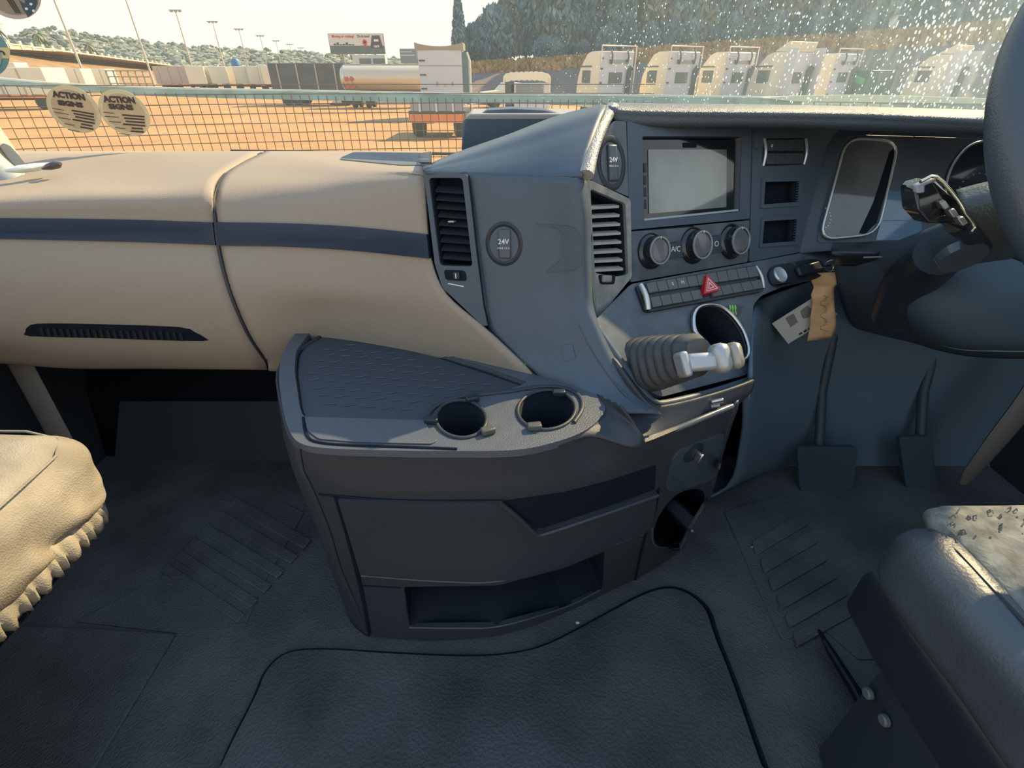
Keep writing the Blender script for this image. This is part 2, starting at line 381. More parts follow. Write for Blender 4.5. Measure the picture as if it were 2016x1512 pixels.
# ================================================================== STICKERS on the glass
STK = mat('sticker_face', (.52, .40, .25), .6, noise=.08, nscale=30); STR = mat('sticker_ring', (.64, .55, .33), .55); INK = mat('sticker_ink', (.06, .045, .04), .6)
def sticker(cx, cy, rx, ry, ang, label, cat='sticker'):
    p, R, s = frame_at(WS, cx, cy)
    th = thing('sticker', p, label, cat)
    plate('rim', WS, ell(cx, cy, rx, ry, ang, 40), STR, th, off=.004, thick=.0006, step=30)
    plate('white_ring', WS, ell(cx, cy, rx * .86, ry * .86, ang, 40), mat('sticker_line', (.75, .68, .5), .5), th, off=.0048, thick=.0006, step=30)
    plate('face', WS, ell(cx, cy, rx * .83, ry * .83, ang, 40), STK, th, off=.0056, thick=.0006, step=30)
    return th, p, R, s
for cx, cy, rx, ry, ang, lb in ((147, 214, 60, 40, 34, 'round ACTION SIGNS sticker on the glass, the left one of the pair'), (246, 221, 57, 39, 36, 'round ACTION SIGNS sticker on the glass, the right one of the pair')):
    th, p, R, s = sticker(cx, cy, rx, ry, ang, lb)
    x0 = 1 if cx > 200 else 0; rl = -7 if not x0 else -3
    for body, dx, dy, w_ in (('ACTION', -9 + 0 * x0, -26 + 1 * x0, 1.12), ('SIGNS', -6, -10 - x0, 1.5)):
        q, R2, s2 = frame_at(WS, cx + dx, cy + dy)
        text('lettering', body, q, R2, s2 * (16.5 if body == 'ACTION' else 13.5), INK, th, off=.0064, squash=w_ * .85, bold=.0009, roll=rl)
    for k, (dx, dy, ln) in enumerate(((18, 6, 44), (20, 12, 40), (22, 18, 38), (20, 24, 44), (26, 31, 22), (26, 37, 26), (-30, 0, 22), (-24, 8, 28), (-18, 18, 24), (-8, 30, 20), (0, 42, 22))):
        sl = .18 - .1 * x0; a, b = cx + dx, cy + dy; th_ = 1.5 if k < 6 else .6
        plate('print_line', WS, [(a - ln / 2, b - th_ - sl * ln / 2), (a + ln / 2, b - th_ + sl * ln / 2), (a + ln / 2, b + th_ + sl * ln / 2), (a - ln / 2, b + th_ - sl * ln / 2)], INK, th, off=.0062, thick=.0004)
th = thing('round_badge', PT(40, 5, 1.2), 'round brown and navy sticker cut by the top left corner', 'sticker')
plate('rim', WS, ell(22, -18, 66, 50, 35, 40), mat('badge_rim', (.45, .40, .36), .5), th, off=.004, thick=.0006, step=30)
plate('face', WS, ell(22, -20, 58, 44, 35, 40), mat('badge_brown', (.26, .22, .18), .5), th, off=.0048, thick=.0006, step=30)
plate('navy_field', WS, [(40, 0), (52, 8), (48, -30), (75, -30), (76, 5), (70, 22), (58, 34), (48, 18)], mat('badge_navy', (.03, .07, .11), .5), th, off=.0056, thick=.0006)
for a, b in ((55, 17), (69, 21), (64, 8)): plate('white_mark', WS, ell(a, b, 3.4, 2.6, 20, 8), WHITE, th, off=.0064, thick=.0005)
for k in range(3): plate('print_line', WS, [(12 + k * 5, -6), (15 + k * 5, -6), (36 + k * 4, 26), (34 + k * 4, 26)], INK, th, off=.0062, thick=.0004)
th = thing('round_badge', PT(0, 105, 1.2), 'round teal and yellow sticker cut by the left edge', 'sticker')
plate('rim', WS, ell(-26, 104, 50, 44, 50, 40), mat('badge_teal', (.12, .28, .30), .5), th, off=.004, thick=.0006, step=30)
plate('yellow_band', WS, [(-40, 92), (21, 93), (22, 115), (-40, 112)], mat('badge_yellow', (.60, .52, .28), .5), th, off=.0048, thick=.0006)
plate('face', WS, ell(-22, 107, 34, 26, 60, 30), mat('badge_grey', (.26, .34, .36), .5), th, off=.0056, thick=.0006)
plate('arch', WS, ell(4, 108, 9, 9, 0, 16, 180, 360) + list(reversed(ell(4, 108, 6, 6, 0, 16, 180, 360))), INK, th, off=.0064, thick=.0005)

# ================================================================== DASHBOARD
dash = thing('dashboard', (0, .9, .5), 'beige and slate truck dashboard running from the left pillar to the steering wheel', 'dashboard')
# glovebox side
R1 = [
 [(-260, 300, 1.30), (0, 300, 1.30), (150, 300, 1.30), (320, 300, 1.30), (520, 300, 1.30)],
 [(-200, 362, 1.12), (0, 343, 1.12), (120, 328, 1.12), (320, 312, 1.12), (512, 304, 1.12)],
 [(-200, 395, .93), (0, 376, .94), (140, 366, .94), (300, 362, .94), (440, 342, .96)],
 [(-200, 412, .868), (0, 396, .868), (140, 390, .868), (300, 388, .868), (419, 382, .872)],
 [(-200, 432, .857), (0, 430, .857), (140, 431, .857), (300, 434, .857), (422, 437, .857)],
 [(-200, 470, .850), (0, 471, .850), (140, 474, .850), (300, 478, .850), (427, 483, .850)],
 [(-200, 560, .825), (0, 560, .825), (140, 562, .825), (300, 564, .825), (448, 568, .825)],
 [(-180, 650, .825), (0, 648, .825), (140, 652, .825), (310, 652, .825), (484, 654, .825)],
 [(-160, 684, .85), (0, 688, .85), (140, 706, .85), (320, 708, .85), (520, 708, .85)],
 [(-100, 700, .90), (55, 712, .90), (160, 717, .90), (330, 717, .90), (532, 720, .89)],
 [Vector((-1.0, 1.02, .50)), Vector((-.85, 1.02, .50)), Vector((-.7, 1.02, .50)), Vector((-.6, 1.02, .50)), Vector((-.5, 1.02, .50))]]
g1 = grid(R1, 5, 6)
gb, GB = sheet('glovebox_lid', g1, BEIGE, dash, .006)
R2 = [
 [(526, 300, 1.30), (600, 300, 1.30), (700, 300, 1.30), (850, 300, 1.30)],
 [(516, 304, 1.12), (622, 316, 1.04), (705, 328, .96), (838, 336, .86)],
 [(448, 340, .98), (590, 348, .93), (700, 352, .87), (838, 346, .812)],
 [(425, 385, .885), (560, 380, .875), (700, 385, .84), (838, 380, .790)],
 [(428, 437, .857), (560, 440, .850), (700, 448, .822), (843, 462, .772)],
 [(433, 483, .850), (560, 486, .843), (700, 494, .815), (849, 509, .765)],
 [(454, 568, .825), (580, 566, .82), (720, 570, .795), (880, 580, .745)],
 [(490, 654, .825), (610, 620, .83), (760, 620, .79), (965, 655, .715)],
 [(526, 708, .85), (640, 690, .85), (830, 700, .78), (1055, 742, .688)],
 [(536, 722, .89), (650, 735, .87), (860, 750, .80), (1075, 775, .70)],
 [Vector((-.48, 1.02, .50)), Vector((-.38, 1.0, .46)), Vector((-.15, .95, .46)), Vector((.05, .9, .46))]]
g2 = grid(R2, 5, 8)
dp, DP = sheet('dash_panel', g2, BEIGE, dash, .006)
# dark seam
seam = [PY(516, 303, 1.115), PY(468, 322, 1.06), PY(444, 340, .975), PY(422, 385, .882), PY(425, 437, .854), PY(430, 483, .847), PY(451, 568, .822), PY(487, 654, .822), PY(523, 708, .847), PY(534, 722, .887)]
tube('seam', spline(seam, 4), .0035, BLACK, dash, n=6)
# trim strips
plate('trim_strip', GB, sm2([(-120, 429), (0, 429), (140, 430), (300, 433), (423, 438)], 3, False) + sm2([(428, 482), (300, 477), (140, 473), (0, 470), (-120, 469)], 3, False), BAND, gb, off=.007, thick=.008, step=30, bevel=.0015)
plate('trim_strip', DP, sm2([(429, 438), (560, 440), (700, 447), (844, 461)], 3, False) + sm2([(849, 508), (700, 493), (560, 485), (434, 483)], 3, False), BAND, dp, off=.007, thick=.008, step=30, bevel=.0015)
# slot in the glovebox
vs = plate('grab_slot', GB, sm2([(52, 652), (62, 638), (100, 635), (220, 637), (355, 642), (385, 652), (407, 664), (402, 669), (300, 667), (180, 663), (62, 660)], 2), VOID, gb, off=.0035, thick=.006, step=25)
for k in range(22):
    a = 82 + k * 13; y0 = 643 + k * .45
    plate('slot_rib', GB, [(a, y0), (a + 6, y0), (a + 10, y0 + 15), (a + 4, y0 + 15)], BLACK, vs, off=.006, thick=.004)
# defroster grille
dgr = plate('defroster_grille', DP, rnd([(700, 303), (850, 305), (850, 330), (790, 330), (668, 318)], 4), mat('grille_grey', (.10, .12, .14), .5), dp, off=.0045, thick=.004, step=20)
for k in range(7):
    f = k / 7
    a = Vector((694 - f * 24, 306 + f * 11)); b = Vector((848, 307 + f * 21))
    P_ = [DP.at(*(a + (b - a) * q / 8))[0] + Vector((0, 0, .005)) for q in range(9)]
    tube('grille_bar', P_, .0016, mat('grille_bar', (.25, .27, .28), .4), dgr, n=5)
# card on the dash
cd = thing('sunglasses_case', PY(70, 330, 1.05), 'long cream case with a dark rounded end on the dash by the left pillar', 'case')
tube('case_body', [PY(16, 335, 1.0), PY(40, 333, 1.0), PY(72, 329, 1.01), PY(104, 323, 1.02)], [.008, .014, .014, .007], mat('case_cream', (.78, .77, .68), .4), cd, n=12, flat=.5)
tube('case_end', [PY(84, 332, 1.0), PY(98, 328, 1.0), PY(112, 324, 1.0), PY(119, 322, 1.0)], [.003, .009, .010, .004], mat('case_dark', (.08, .07, .08), .2), cd, n=12, flat=.7)

# ---- vent 1 (between beige and slate)
PV = Plane(PY(842, 345, .782), PY(925, 345, .765), PY(920, 560, .742))
v1h = rnd([(846, 350), (912, 350), (932, 524), (868, 522)], 8)
vent = plate('air_vent', PV, rnd([(836, 337), (922, 343), (963, 640), (952, 640), (873, 566), (858, 520)], 7), STACK, dash, holes=[v1h], off=.004, thick=.02, bevel=.0015)
pocket('vent_throat', PV, v1h, .035, VOID, vent)
for k in range(9):
    y = 372 + k * 16.5; xl, xr_ = 858 + k * 1.7, 918 + k * 1.6
    a, b = PV.at(xl, y)[0] - PV.n * .004, PV.at(xr_, y + 4)[0] - PV.n * .004
    c = (a + b) / 2; ex = (b - a).normalized(); ez = PV.n; ey = ez.cross(ex).normalized(); R = Matrix((ex, ey, ez)).transposed() @ Matrix.Rotation(.5, 3, 'X')
    box('slat', c, ((b - a).length, .0025, .014), BLACK, vent, R)
p_, R_, s_ = frame_at(PV, 890, 436); box('slat_tab', p_, (.010, .003, .012), SILVER, vent, R_, bevel=.001)
wl_ = plate('thumbwheel_slot', PV, rnd([(876, 530), (918, 532), (921, 552), (880, 550)], 6), VOID, vent, off=.0055, thick=.002)
p_, R_, s_ = frame_at(PV, 902, 541); box('thumbwheel', p_ + PV.n * .006, (.012, .012, .008), BLACK, wl_, R_, bevel=.002)
box('wheel_mark', p_ + PV.n * .0105, (.0012, .008, .0008), WHITE, wl_, R_)
plate('wheel_scale', PV, [(884, 556), (915, 562), (915, 564), (884, 558)], WHITE, vent, off=.0048, thick=.0006)

# ---- slate side panel of the centre stack
R3 = [
 [(912, 338, .772), (1000, 343, .765), (1075, 347, .752), (1132, 350, .735), (1150, 350, .76)],
 [(925, 400, .765), (1005, 405, .755), (1080, 408, .745), (1142, 420, .728), (1160, 425, .75)],
 [(934, 480, .755), (1015, 480, .745), (1090, 485, .737), (1146, 500, .722), (1160, 505, .75)],
 [(945, 560, .745), (1028, 565, .733), (1100, 570, .725), (1152, 585, .712), (1165, 590, .74)],
 [(958, 636, .730), (1045, 645, .715), (1115, 650, .70), (1168, 640, .690), (1180, 645, .72)],
 [(1010, 695, .71), (1075, 700, .695), (1140, 715, .672), (1200, 710, .66), (1215, 705, .69)],
 [(1060, 738, .684), (1120, 748, .662), (1170, 765, .64), (1240, 770, .63), (1255, 765, .66)],
 [(1070, 765, .68), (1140, 785, .64), (1195, 812, .60), (1290, 815, .60), (1320, 830, .62)]]
sp, SPn = sheet('side_panel', grid(R3, 5, 6), SLATE if False else STACK, dash, .006)
plate('recess_shade_patch', SPn, sm2([(1055, 440), (1120, 444), (1140, 460), (1144, 510), (1135, 528), (1075, 535), (1095, 520), (1110, 500), (1108, 460), (1095, 447)], 2), mat('recess_shade_grey', (.060, .088, .118), .5), sp, off=.0045, thick=.004, step=15)  # darker crescent paints the shade of a recess, plate stands proud
def socket(surf, cx, cy, rx, ry, parent, lidm):
    p, R, s = frame_at(surf, cx, cy); sc = rx * s
    a = lathe('power_socket', p, R, [(sc * 1.15, 0), (sc * 1.15, .003), (sc * 1.0, .0045), (sc * .88, .003), (sc * .84, -.006), (sc * .2, -.006)], BLACK, parent, sy=ry / rx * .92)
    bm = bmesh.new(); addbox(bm, p + R @ Vector((.001, 0, .002)), (sc * .78, sc * 1.55 * ry / rx * .9, .010), R)
    c = fin('socket_cap', bm, lidm, a, bevel=.003)
    text('lettering', '24V', p + R @ Vector((0, sc * .15, 0)), R, sc * .42, WHITE, c, off=.0076, bold=.0002)
    text('lettering', 'MAX 15 A', p + R @ Vector((0, -sc * .22, 0)), R, sc * .17, WHITE, c, off=.0076)
    return a
CAPM = mat('cap_grey', (.075, .095, .115), .4)
socket(SPn, 993, 480, 32, 40, dash, CAPM)
tube('seam', [PV.at(a, b)[0] + PV.n * .004 for a, b in ((925, 346), (942, 500), (955, 600), (966, 650))], .0016, VOID, dash, n=5)
plate('side_latch', SPn, rnd([(1106, 680), (1128, 676), (1134, 705), (1112, 712)], 3), STACK, sp, off=.0045, thick=.004)

# ---- hood: sloping slate cheek and long brow
RH = [
 [(838, 330, .90), (900, 303, 1.0), (1000, 268, 1.05), (1100, 230, 1.10), (1196, 206, 1.12)],
 [(834, 334, .80), (930, 300, .84), (1020, 268, .86), (1110, 236, .87), (1193, 212, .885)],
 [(838, 338, .782), (930, 318, .80), (1020, 295, .81), (1105, 270, .81), (1178, 248, .82)],
 [(838, 341, .778), (930, 332, .782), (1020, 322, .78), (1095, 310, .775), (1160, 296, .775)],
 [(840, 343, .778), (920, 344, .772), (1000, 347, .765), (1078, 350, .752), (1146, 350, .735)]]
hc, HC = sheet('hood_cheek', grid(RH, 5, 6), STACK, dash, .006)
rim = spline([PY(1206, 213, .90), PY(1192, 230, .875), PY(1176, 262, .82), (PY(1163, 300, .78)), PY(1153, 345, .742)], 5)
tube('hood_edge', rim, [.012] * len(rim), mat('sunlit_edge', (.30, .30, .29), .35, bump=1.0, bscale=350, spec=.9), dash, n=12, flat=.8)  # pale colour paints sunlight on the grained ridge
RB = [
 [(1188, 204, 1.15), (1300, 206, 1.18), (1500, 208, 1.2), (1700, 212, 1.2), (1940, 219, 1.2), (2200, 226, 1.2)],
 [(1190, 206, .95), (1300, 208, .98), (1500, 211, 1.02), (1700, 216, 1.05), (1940, 224, 1.05), (2200, 232, 1.05)],
 [(1198, 212, .885), (1300, 217, .91), (1500, 219, .95), (1700, 223, .98), (1940, 233, .99), (2200, 243, 1.0)],
 [(1206, 226, .88), (1300, 230, .905), (1500, 232, .945), (1700, 236, .975), (1940, 246, .985), (2200, 256, .995)],
 [(1212, 242, .885), (1300, 246, .91), (1500, 246, .955), (1700, 252, .985), (1940, 262, 1.0), (2200, 272, 1.0)],
 [(1214, 246, .92), (1300, 250, .95), (1500, 249, 1.01), (1700, 255, 1.05), (1940, 265, 1.08), (2200, 275, 1.08)]]
hb, HB = sheet('hood_brow', grid(RB, 4, 5), STACKL, dash, .005)

# ---- the stack face
A_ = PY(1240, 560, .80); B_ = PY(1480, 515, .955); C_ = PY(1235, 245, .885)
PS = Plane(A_, B_, C_)
def col_at(s, pts): return pts
rad_h = [(1263, 269), (1459, 269), (1455, 417), (1267, 434)]
rp_ = plate('radio_surround', PS, rnd([(1233, 240), (1479, 240), (1474, 431), (1238, 453)], 4), STACK, dash, holes=[rnd(rad_h, 4)], off=.002, thick=.02, bevel=.0012)
radio = thing('radio', PS.at(1360, 350)[0], 'black touchscreen radio unit set in the centre stack', 'radio')
pocket('radio_body', PS, rnd(rad_h, 4), .05, BLACK, radio)
plate('bezel', PS, rnd([(1267, 273), (1454, 273), (1450, 412), (1271, 430)], 4), GLOSS, radio, off=-.006, thick=.01, bevel=.001)
SCR = mat('lcd_glass', (.16, .18, .17), .06, noise=.45, nscale=6, coat=.6, spec=.7)
plate('screen', PS, rnd([(1280, 293), (1435, 293), (1434, 407), (1282, 420)], 2), SCR, radio, off=-.0045, thick=.003)
plate('front_slot', PS, rnd([(1349, 279), (1376, 279), (1376, 289), (1350, 289)], 2), VOID, radio, off=-.005, thick=.002)
for k in range(4): plate('side_key', PS, [(1271, 320 + k * 24), (1276, 320 + k * 24), (1277, 338 + k * 24), (1272, 338 + k * 24)], BLACK, radio, off=-.0045, thick=.002)
plate('lip', PS, [(1266, 431), (1451, 412), (1451, 416), (1267, 435)], mat('lip_pale', (.32, .40, .42), .35), rp_, off=.003, thick=.004)
kp = plate('climate_panel', PS, rnd([(1238, 456), (1474, 434), (1470, 516), (1240, 556)], 4), FACE, dash, off=.002, thick=.02, bevel=.0012)
for cx, cy, r in ((1283, 494, 25), (1366, 483, 24), (1441, 475, 22)):
    p, R, s = frame_at(PS, cx - 3, cy + 1); q = r * s
    kb = lathe('rotary_knob', p, R, [(q * 1.05, 0), (q * 1.05, .004), (q * .98, .007), (q * .86, .009), (q * .80, .020), (q * .74, .024), (q * .66, .0245), (q * .62, .022), (q * .1, .022)], GLOSS, kp, n=36)
    lathe('knob_ring', p, R, [(q * .80, .0235), (q * .79, .0255), (q * .70, .0255), (q * .68, .0235)], SILVER, kb, n=36)
    box('knob_mark', p + R @ Vector((0, q * .72, .0255)), (.001, q * .16, .0006), WHITE, kb, R)
for pol, tx, c in (([(1309, 479), (1344, 474), (1344, 506), (1310, 511)], 'A/C', (1326, 491)), ([(1390, 466), (1424, 462), (1423, 495), (1389, 500)], 'O', (1406, 481))):
    k_ = plate('key', PS, rnd(pol, 2), mat('key_grey', (.05, .065, .08), .4), kp, off=.005, thick=.004, bevel=.0008)
    p, R, s = frame_at(PS, *c); text('lettering', tx, p, R, s * 11, WHITE, k_, off=.0056)
# triangular corner panel with second socket
tp = plate('corner_panel', PS, rnd([(1208, 238), (1231, 240), (1236, 388), (1157, 352), (1170, 300), (1185, 262)], 4), FACE, dash, off=.002, thick=.02, bevel=.0012)
socket(PS, 1202, 322, 24, 38, dash, CAPM)
# driver-facing vent
v2o = [(1147, 357), (1160, 357), (1236, 394), (1239, 545), (1172, 628), (1160, 622)]
v2h = rnd([(1157, 373), (1226, 402), (1232, 540), (1212, 545), (1166, 538)], 6)
v2 = plate('air_vent', PS, rnd(v2o, 6), mat('vent_sunlit_grey', (.24, .25, .23), .35, noise=.2, nscale=60), dash, holes=[v2h], off=.007, thick=.024, bevel=.002)  # frame, slats and thumbwheel carry sunlight in their paler greys
pocket('vent_throat', PS, v2h, .035, VOID, v2)
for k in range(8):
    y = 406 + k * 17.5; xl, xr_ = 1158 + k * .8, 1214 + k * 1.2
    a, b = PS.at(xl, y + 2)[0], PS.at(xr_, y - 1)[0]
    c = (a + b) / 2; ex = (b - a).normalized(); ez = PS.n; ey = ez.cross(ex).normalized(); R = Matrix((ex, ey, ez)).transposed() @ Matrix.Rotation(.35, 3, 'X')
    box('slat', c - PS.n * .001, ((b - a).length, .004, .014), mat('slat_sunlit_grey', (.42, .43, .40), .3), v2, R)
p_, R_, s_ = frame_at(PS, 1188, 549); box('thumbwheel', p_ + PS.n * .008, (.020, .012, .008), mat('wheel_sunlit_grey', (.25, .25, .23), .35), v2, R_, bevel=.003)
plate('wheel_slot', PS, rnd([(1172, 541), (1206, 541), (1204, 560), (1176, 560)], 5), VOID, v2, off=.0078, thick=.001)
# vertical rail left of the vent with its thumbwheel
plate('stack_edge', PS, rnd([(1141, 352), (1155, 352), (1170, 625), (1160, 630), (1150, 540)], 3), mat('edge_sunlit_grey', (.20, .21, .19), .35), dash, off=.008, thick=.03, bevel=.003)  # paler grey stands for sun on the stack ridge
p_, R_, s_ = frame_at(PS, 1146, 470); lathe('thumbwheel', p_ + PS.n * .006, R_ @ Matrix.Rotation(math.pi / 2, 3, 'Y'), [(.004, -.006), (.014, -.005), (.016, -.002), (.016, .002), (.014, .005), (.004, .006)], GLOSS, v2, n=20)
# switch column
h1 = rnd([(1501, 273), (1584, 272), (1583, 324), (1499, 328)], 3)
h2 = [(1503, 359), (1571, 357), (1568, 398), (1500, 403)]; h3 = [(1501, 436), (1567, 432), (1563, 475), (1497, 480)]
sc_ = plate('switch_column', PS, rnd([(1482, 240), (1652, 247), (1625, 290), (1572, 497), (1474, 516)], 4), STACK, dash, holes=[h1, h2, h3], off=.002, thick=.02, bevel=.0012)
for h, fr in ((h2, [(1497, 351), (1577, 349), (1573, 406), (1494, 411)]), (h3, [(1496, 428), (1572, 424), (1568, 482), (1492, 488)])):
    f_ = plate('blank_slot', PS, rnd(fr, 3), STACK, dash, holes=[h], off=.0045, thick=.004, bevel=.001)
    pocket('slot_recess', PS, h, .02, VOID, f_, off=.002)
    for k in range(8):
        for sd_ in (0, 1):
            a = Vector(h[0 if not sd_ else 1]); b = Vector(h[3 if not sd_ else 2]); q = a + (b - a) * (k + .5) / 8
            pp, RR, ss = frame_at(PS, q.x, q.y); box('tooth', pp + PS.n * .001, (.005, .0022, .004), STACK, f_, RR)
sb = plate('switch_bank', PS, h1, BLACK, dash, off=-.002, thick=.012)
def button(surf, par, quad, off, th=.006, m=None, glyph=None):
    b = plate('button', surf, rnd(quad, 1.5, 2), m or mat('button_grey', (.06, .075, .09), .42), par, off=off, thick=th, bevel=.0009)
    if glyph:
        c = sum((Vector(q) for q in quad), Vector((0, 0))) / 4; p, R, s = frame_at(surf, *c)
        text('symbol', glyph, p, R, s * 8, WHITE, b, off=off + .0004)
    return b
for r in range(2):
    n_ = 4 if r == 0 else 4
    for k in range(n_):
        x0, x1 = 1508 + k * 18, 1508 + (k + 1) * 18 - 1; y0 = 276 + r * 27 - k * .2; y1 = y0 + (22 if r == 0 else 21)
        button(PS, sb, [(x0 - r, y0), (x1 - r, y0), (x1 - r - 1, y1), (x0 - r - 1, y1)], .004, glyph='o' if (r == 0 and k == 0) else None)
for a, b in (((1502, 274), (1500, 327)), ((1583, 274), (1580, 324))):
    pts = [PS.at(a[0] + (b[0] - a[0]) * f, a[1] + (b[1] - a[1]) * f)[0] + PS.n * (.003 + .004 * math.sin(f * math.pi)) for f in [i / 8 for i in range(9)]]
    tube('chrome_end', pts, .0028, mat('pale_chrome', (.70, .80, .80), .25, metal=.6), sb, n=8)
plate('side_tab', PS, rnd([(1482, 262), (1492, 262), (1490, 294), (1481, 294)], 2), STACK, sc_, off=.006, thick=.005)
p_, R_, s_ = frame_at(PS, 1594, 476); lathe('round_plug', p_, R_, [(.013, 0), (.013, .0035), (.011, .0045), (.002, .0045)], STACK, dash, n=28)

# ---- lower stack face with buttons, lever and cup ring
PL = Plane(PY(1240, 558, .795), PY(1480, 515, .955), PY(1290, 800, .635))
ring_pts = [(1362, 655), (1359, 628), (1368, 610), (1390, 604), (1415, 609), (1440, 630), (1460, 662), (1467, 695), (1456, 712), (1430, 712), (1400, 695), (1376, 672)]
cup_h = sm2(ring_pts, 3)
boot_h = sm2([(1246, 680), (1262, 660), (1300, 650), (1335, 668), (1345, 710), (1335, 745), (1300, 752), (1262, 735), (1246, 710)], 3)
lf = plate('lower_face', PL, rnd([(1159, 628), (1172, 630), (1241, 560), (1474, 518), (1575, 499), (1640, 489), (1640, 535), (1560, 556), (1498, 582), (1482, 600), (1478, 640), (1470, 738), (1300, 782), (1276, 770)], 8), FACE, dash, holes=[cup_h], off=.002, thick=.012, bevel=.0015)
RBt = [(1159, 632, ), ]
bz = sm2([(1150, 625), (1168, 640), (1210, 700), (1262, 770), (1285, 792), (1310, 795), (1400, 773), (1478, 748)], 4, False)
rimp = [PL.at(a, b)[0] + PL.n * .002 for a, b in bz]
tube('stack_rim', rimp, .007, STACK, dash, n=12)
pocket('cup_well', PL, cup_h, .07, VOID, lf)
ringo = [PL.at(a, b)[0] + PL.n * .008 for a, b in sm2(ring_pts, 5)]
cr_ = tube('cup_ring', ringo, .0042, CHROME, None, n=10, closed=True)
tag(cr_, 'silver oval ring of the cup holder beside the bellows lever', 'cup ring')
# button bank
bb = thing('button_bank', PL.at(1375, 570)[0], 'sloping silver-ended bank of two button rows with the red hazard triangle', 'button bank')
plate('bank_base', PL, rnd([(1247, 568), (1256, 562), (1479, 526), (1486, 530), (1499, 570), (1494, 577), (1274, 617), (1264, 615)], 3), BLACK, bb, off=.008, thick=.008, bevel=.002)
def L2(a, b, f): return (a[0] + (b[0] - a[0]) * f, a[1] + (b[1] - a[1]) * f)
BTN = mat('bank_button', (.11, .12, .12), .45)
for r, (tl, trr, br, bl) in enumerate((((1263, 564), (1479, 529), (1485, 549), (1269, 583)), ((1271, 592), (1487, 556), (1494, 572), (1276, 611)))):
    for k in range(11):
        f0, f1 = k / 11 + .003, (k + 1) / 11 - .003
        if r == 1 and k == 5: continue
        button(PL, bb, [L2(tl, trr, f0), L2(tl, trr, f1), L2(bl, br, f1), L2(bl, br, f0)], .0125, .005, BTN, {2: '0', 3: 'M'}.get(k) if r == 0 else None)
for a, b, m_r in (((1255, 566), (1270, 614), .005), ((1481, 529), (1496, 571), .003)):
    pts = [PL.at(a[0] + (b[0] - a[0]) * f, a[1] + (b[1] - a[1]) * f)[0] + PL.n * (.009 + .004 * math.sin(f * math.pi)) for f in [i / 8 for i in range(9)]]
    tube('chrome_end', pts, m_r, mat('end_silver', (.72, .72, .66), .3, metal=.7), bb, n=10)
hz = plate('hazard_button', PL, rnd([(1377, 549), (1405, 579), (1371, 588)], 3), mat('hazard_red', (.55, .02, .025), .3), bb, off=.019, thick=.012, bevel=.001)
def tri(s, w):
    c = Vector((1384, 573)); o_ = [c + (Vector(q) - c) * s for q in ((1377, 549), (1405, 579), (1371, 588))]; i_ = [c + (Vector(q) - c) * (s - w) for q in ((1377, 549), (1405, 579), (1371, 588))]
    return [tuple(q) for q in o_], [tuple(q) for q in i_]
for s_ in (.68, .36):
    o_, i_ = tri(s_, .12); plate('white_triangle', PL, o_, mat('hazard_white', (.85, .6, .55), .4), hz, holes=[i_], off=.0196, thick=.0008)
# claw sticker
cs_ = thing('claw_sticker', PL.at(1445, 612)[0], 'small dark sticker with three green claw strokes on the stack face', 'sticker')
plate('backing', PL, rnd([(1428, 603), (1444, 600), (1461, 604), (1456, 621), (1436, 626), (1430, 614)], 3), mat('sticker_dark', (.05, .065, .07), .4), cs_, off=.0028, thick=.0008)
for k in range(3):
    a = 1433 + k * 5
    plate('claw_stroke', PL, [(a, 602), (a + 3, 602), (a + 4, 608), (a + 3, 612), (a + 5, 620), (a + 3, 622), (a + 1, 612)], mat('claw_green', (.22, .62, .10), .4), cs_, off=.0034, thick=.0006)
# worn logo scratches + starter button + lock housing
hs = plate('lock_housing', PL, rnd([(1507, 540), (1516, 526), (1600, 512), (1616, 520), (1614, 545), (1600, 552), (1530, 568), (1513, 562)], 9), BLACK, dash, off=.007, thick=.006, bevel=.0025)
p_, R_, s_ = frame_at(PL, 1530, 544)
lathe('start_button', p_, R_, [(.0175, .004), (.0175, .008), (.0155, .0105), (.0145, .010), (.003, .0095)], mat('pale_silver', (.60, .68, .70), .3, metal=.5), hs, n=28)
key = thing('ignition_key', PL.at(1585, 535)[0], 'black key in the ignition lock with a steel ring', 'key')
kk = [PL.at(1560, 541)[0] + PL.n * .012, PL.at(1595, 533)[0] + PL.n * .022]
box('key_head', (kk[0] + kk[1]) / 2, ((kk[1] - kk[0]).length, .020, .009), BLACK, key, Matrix(((kk[1] - kk[0]).normalized(), PL.n.cross((kk[1] - kk[0]).normalized()), PL.n)).transposed(), bevel=.003)
kc = PL.at(1620, 532)[0] + PL.n * .02
tube('key_ring', [kc + Vector((math.cos(a) * .012, -.004 * math.cos(a), math.sin(a) * .012)) for a in [i * math.pi / 12 for i in range(24)]], .0012, CHROME, key, n=6, closed=True)
tube('key_ring', [kc + Vector((math.cos(a) * .004 + .004, math.cos(a) * .008, math.sin(a) * .010 - .004)) for a in [i * math.pi / 10 for i in range(20)]], .001, CHROME, key, n=6, closed=True)
tube('key_shaft', [PL.at(1572, 536)[0] + PL.n * .018, kc], .0025, CHROME, key, n=6)
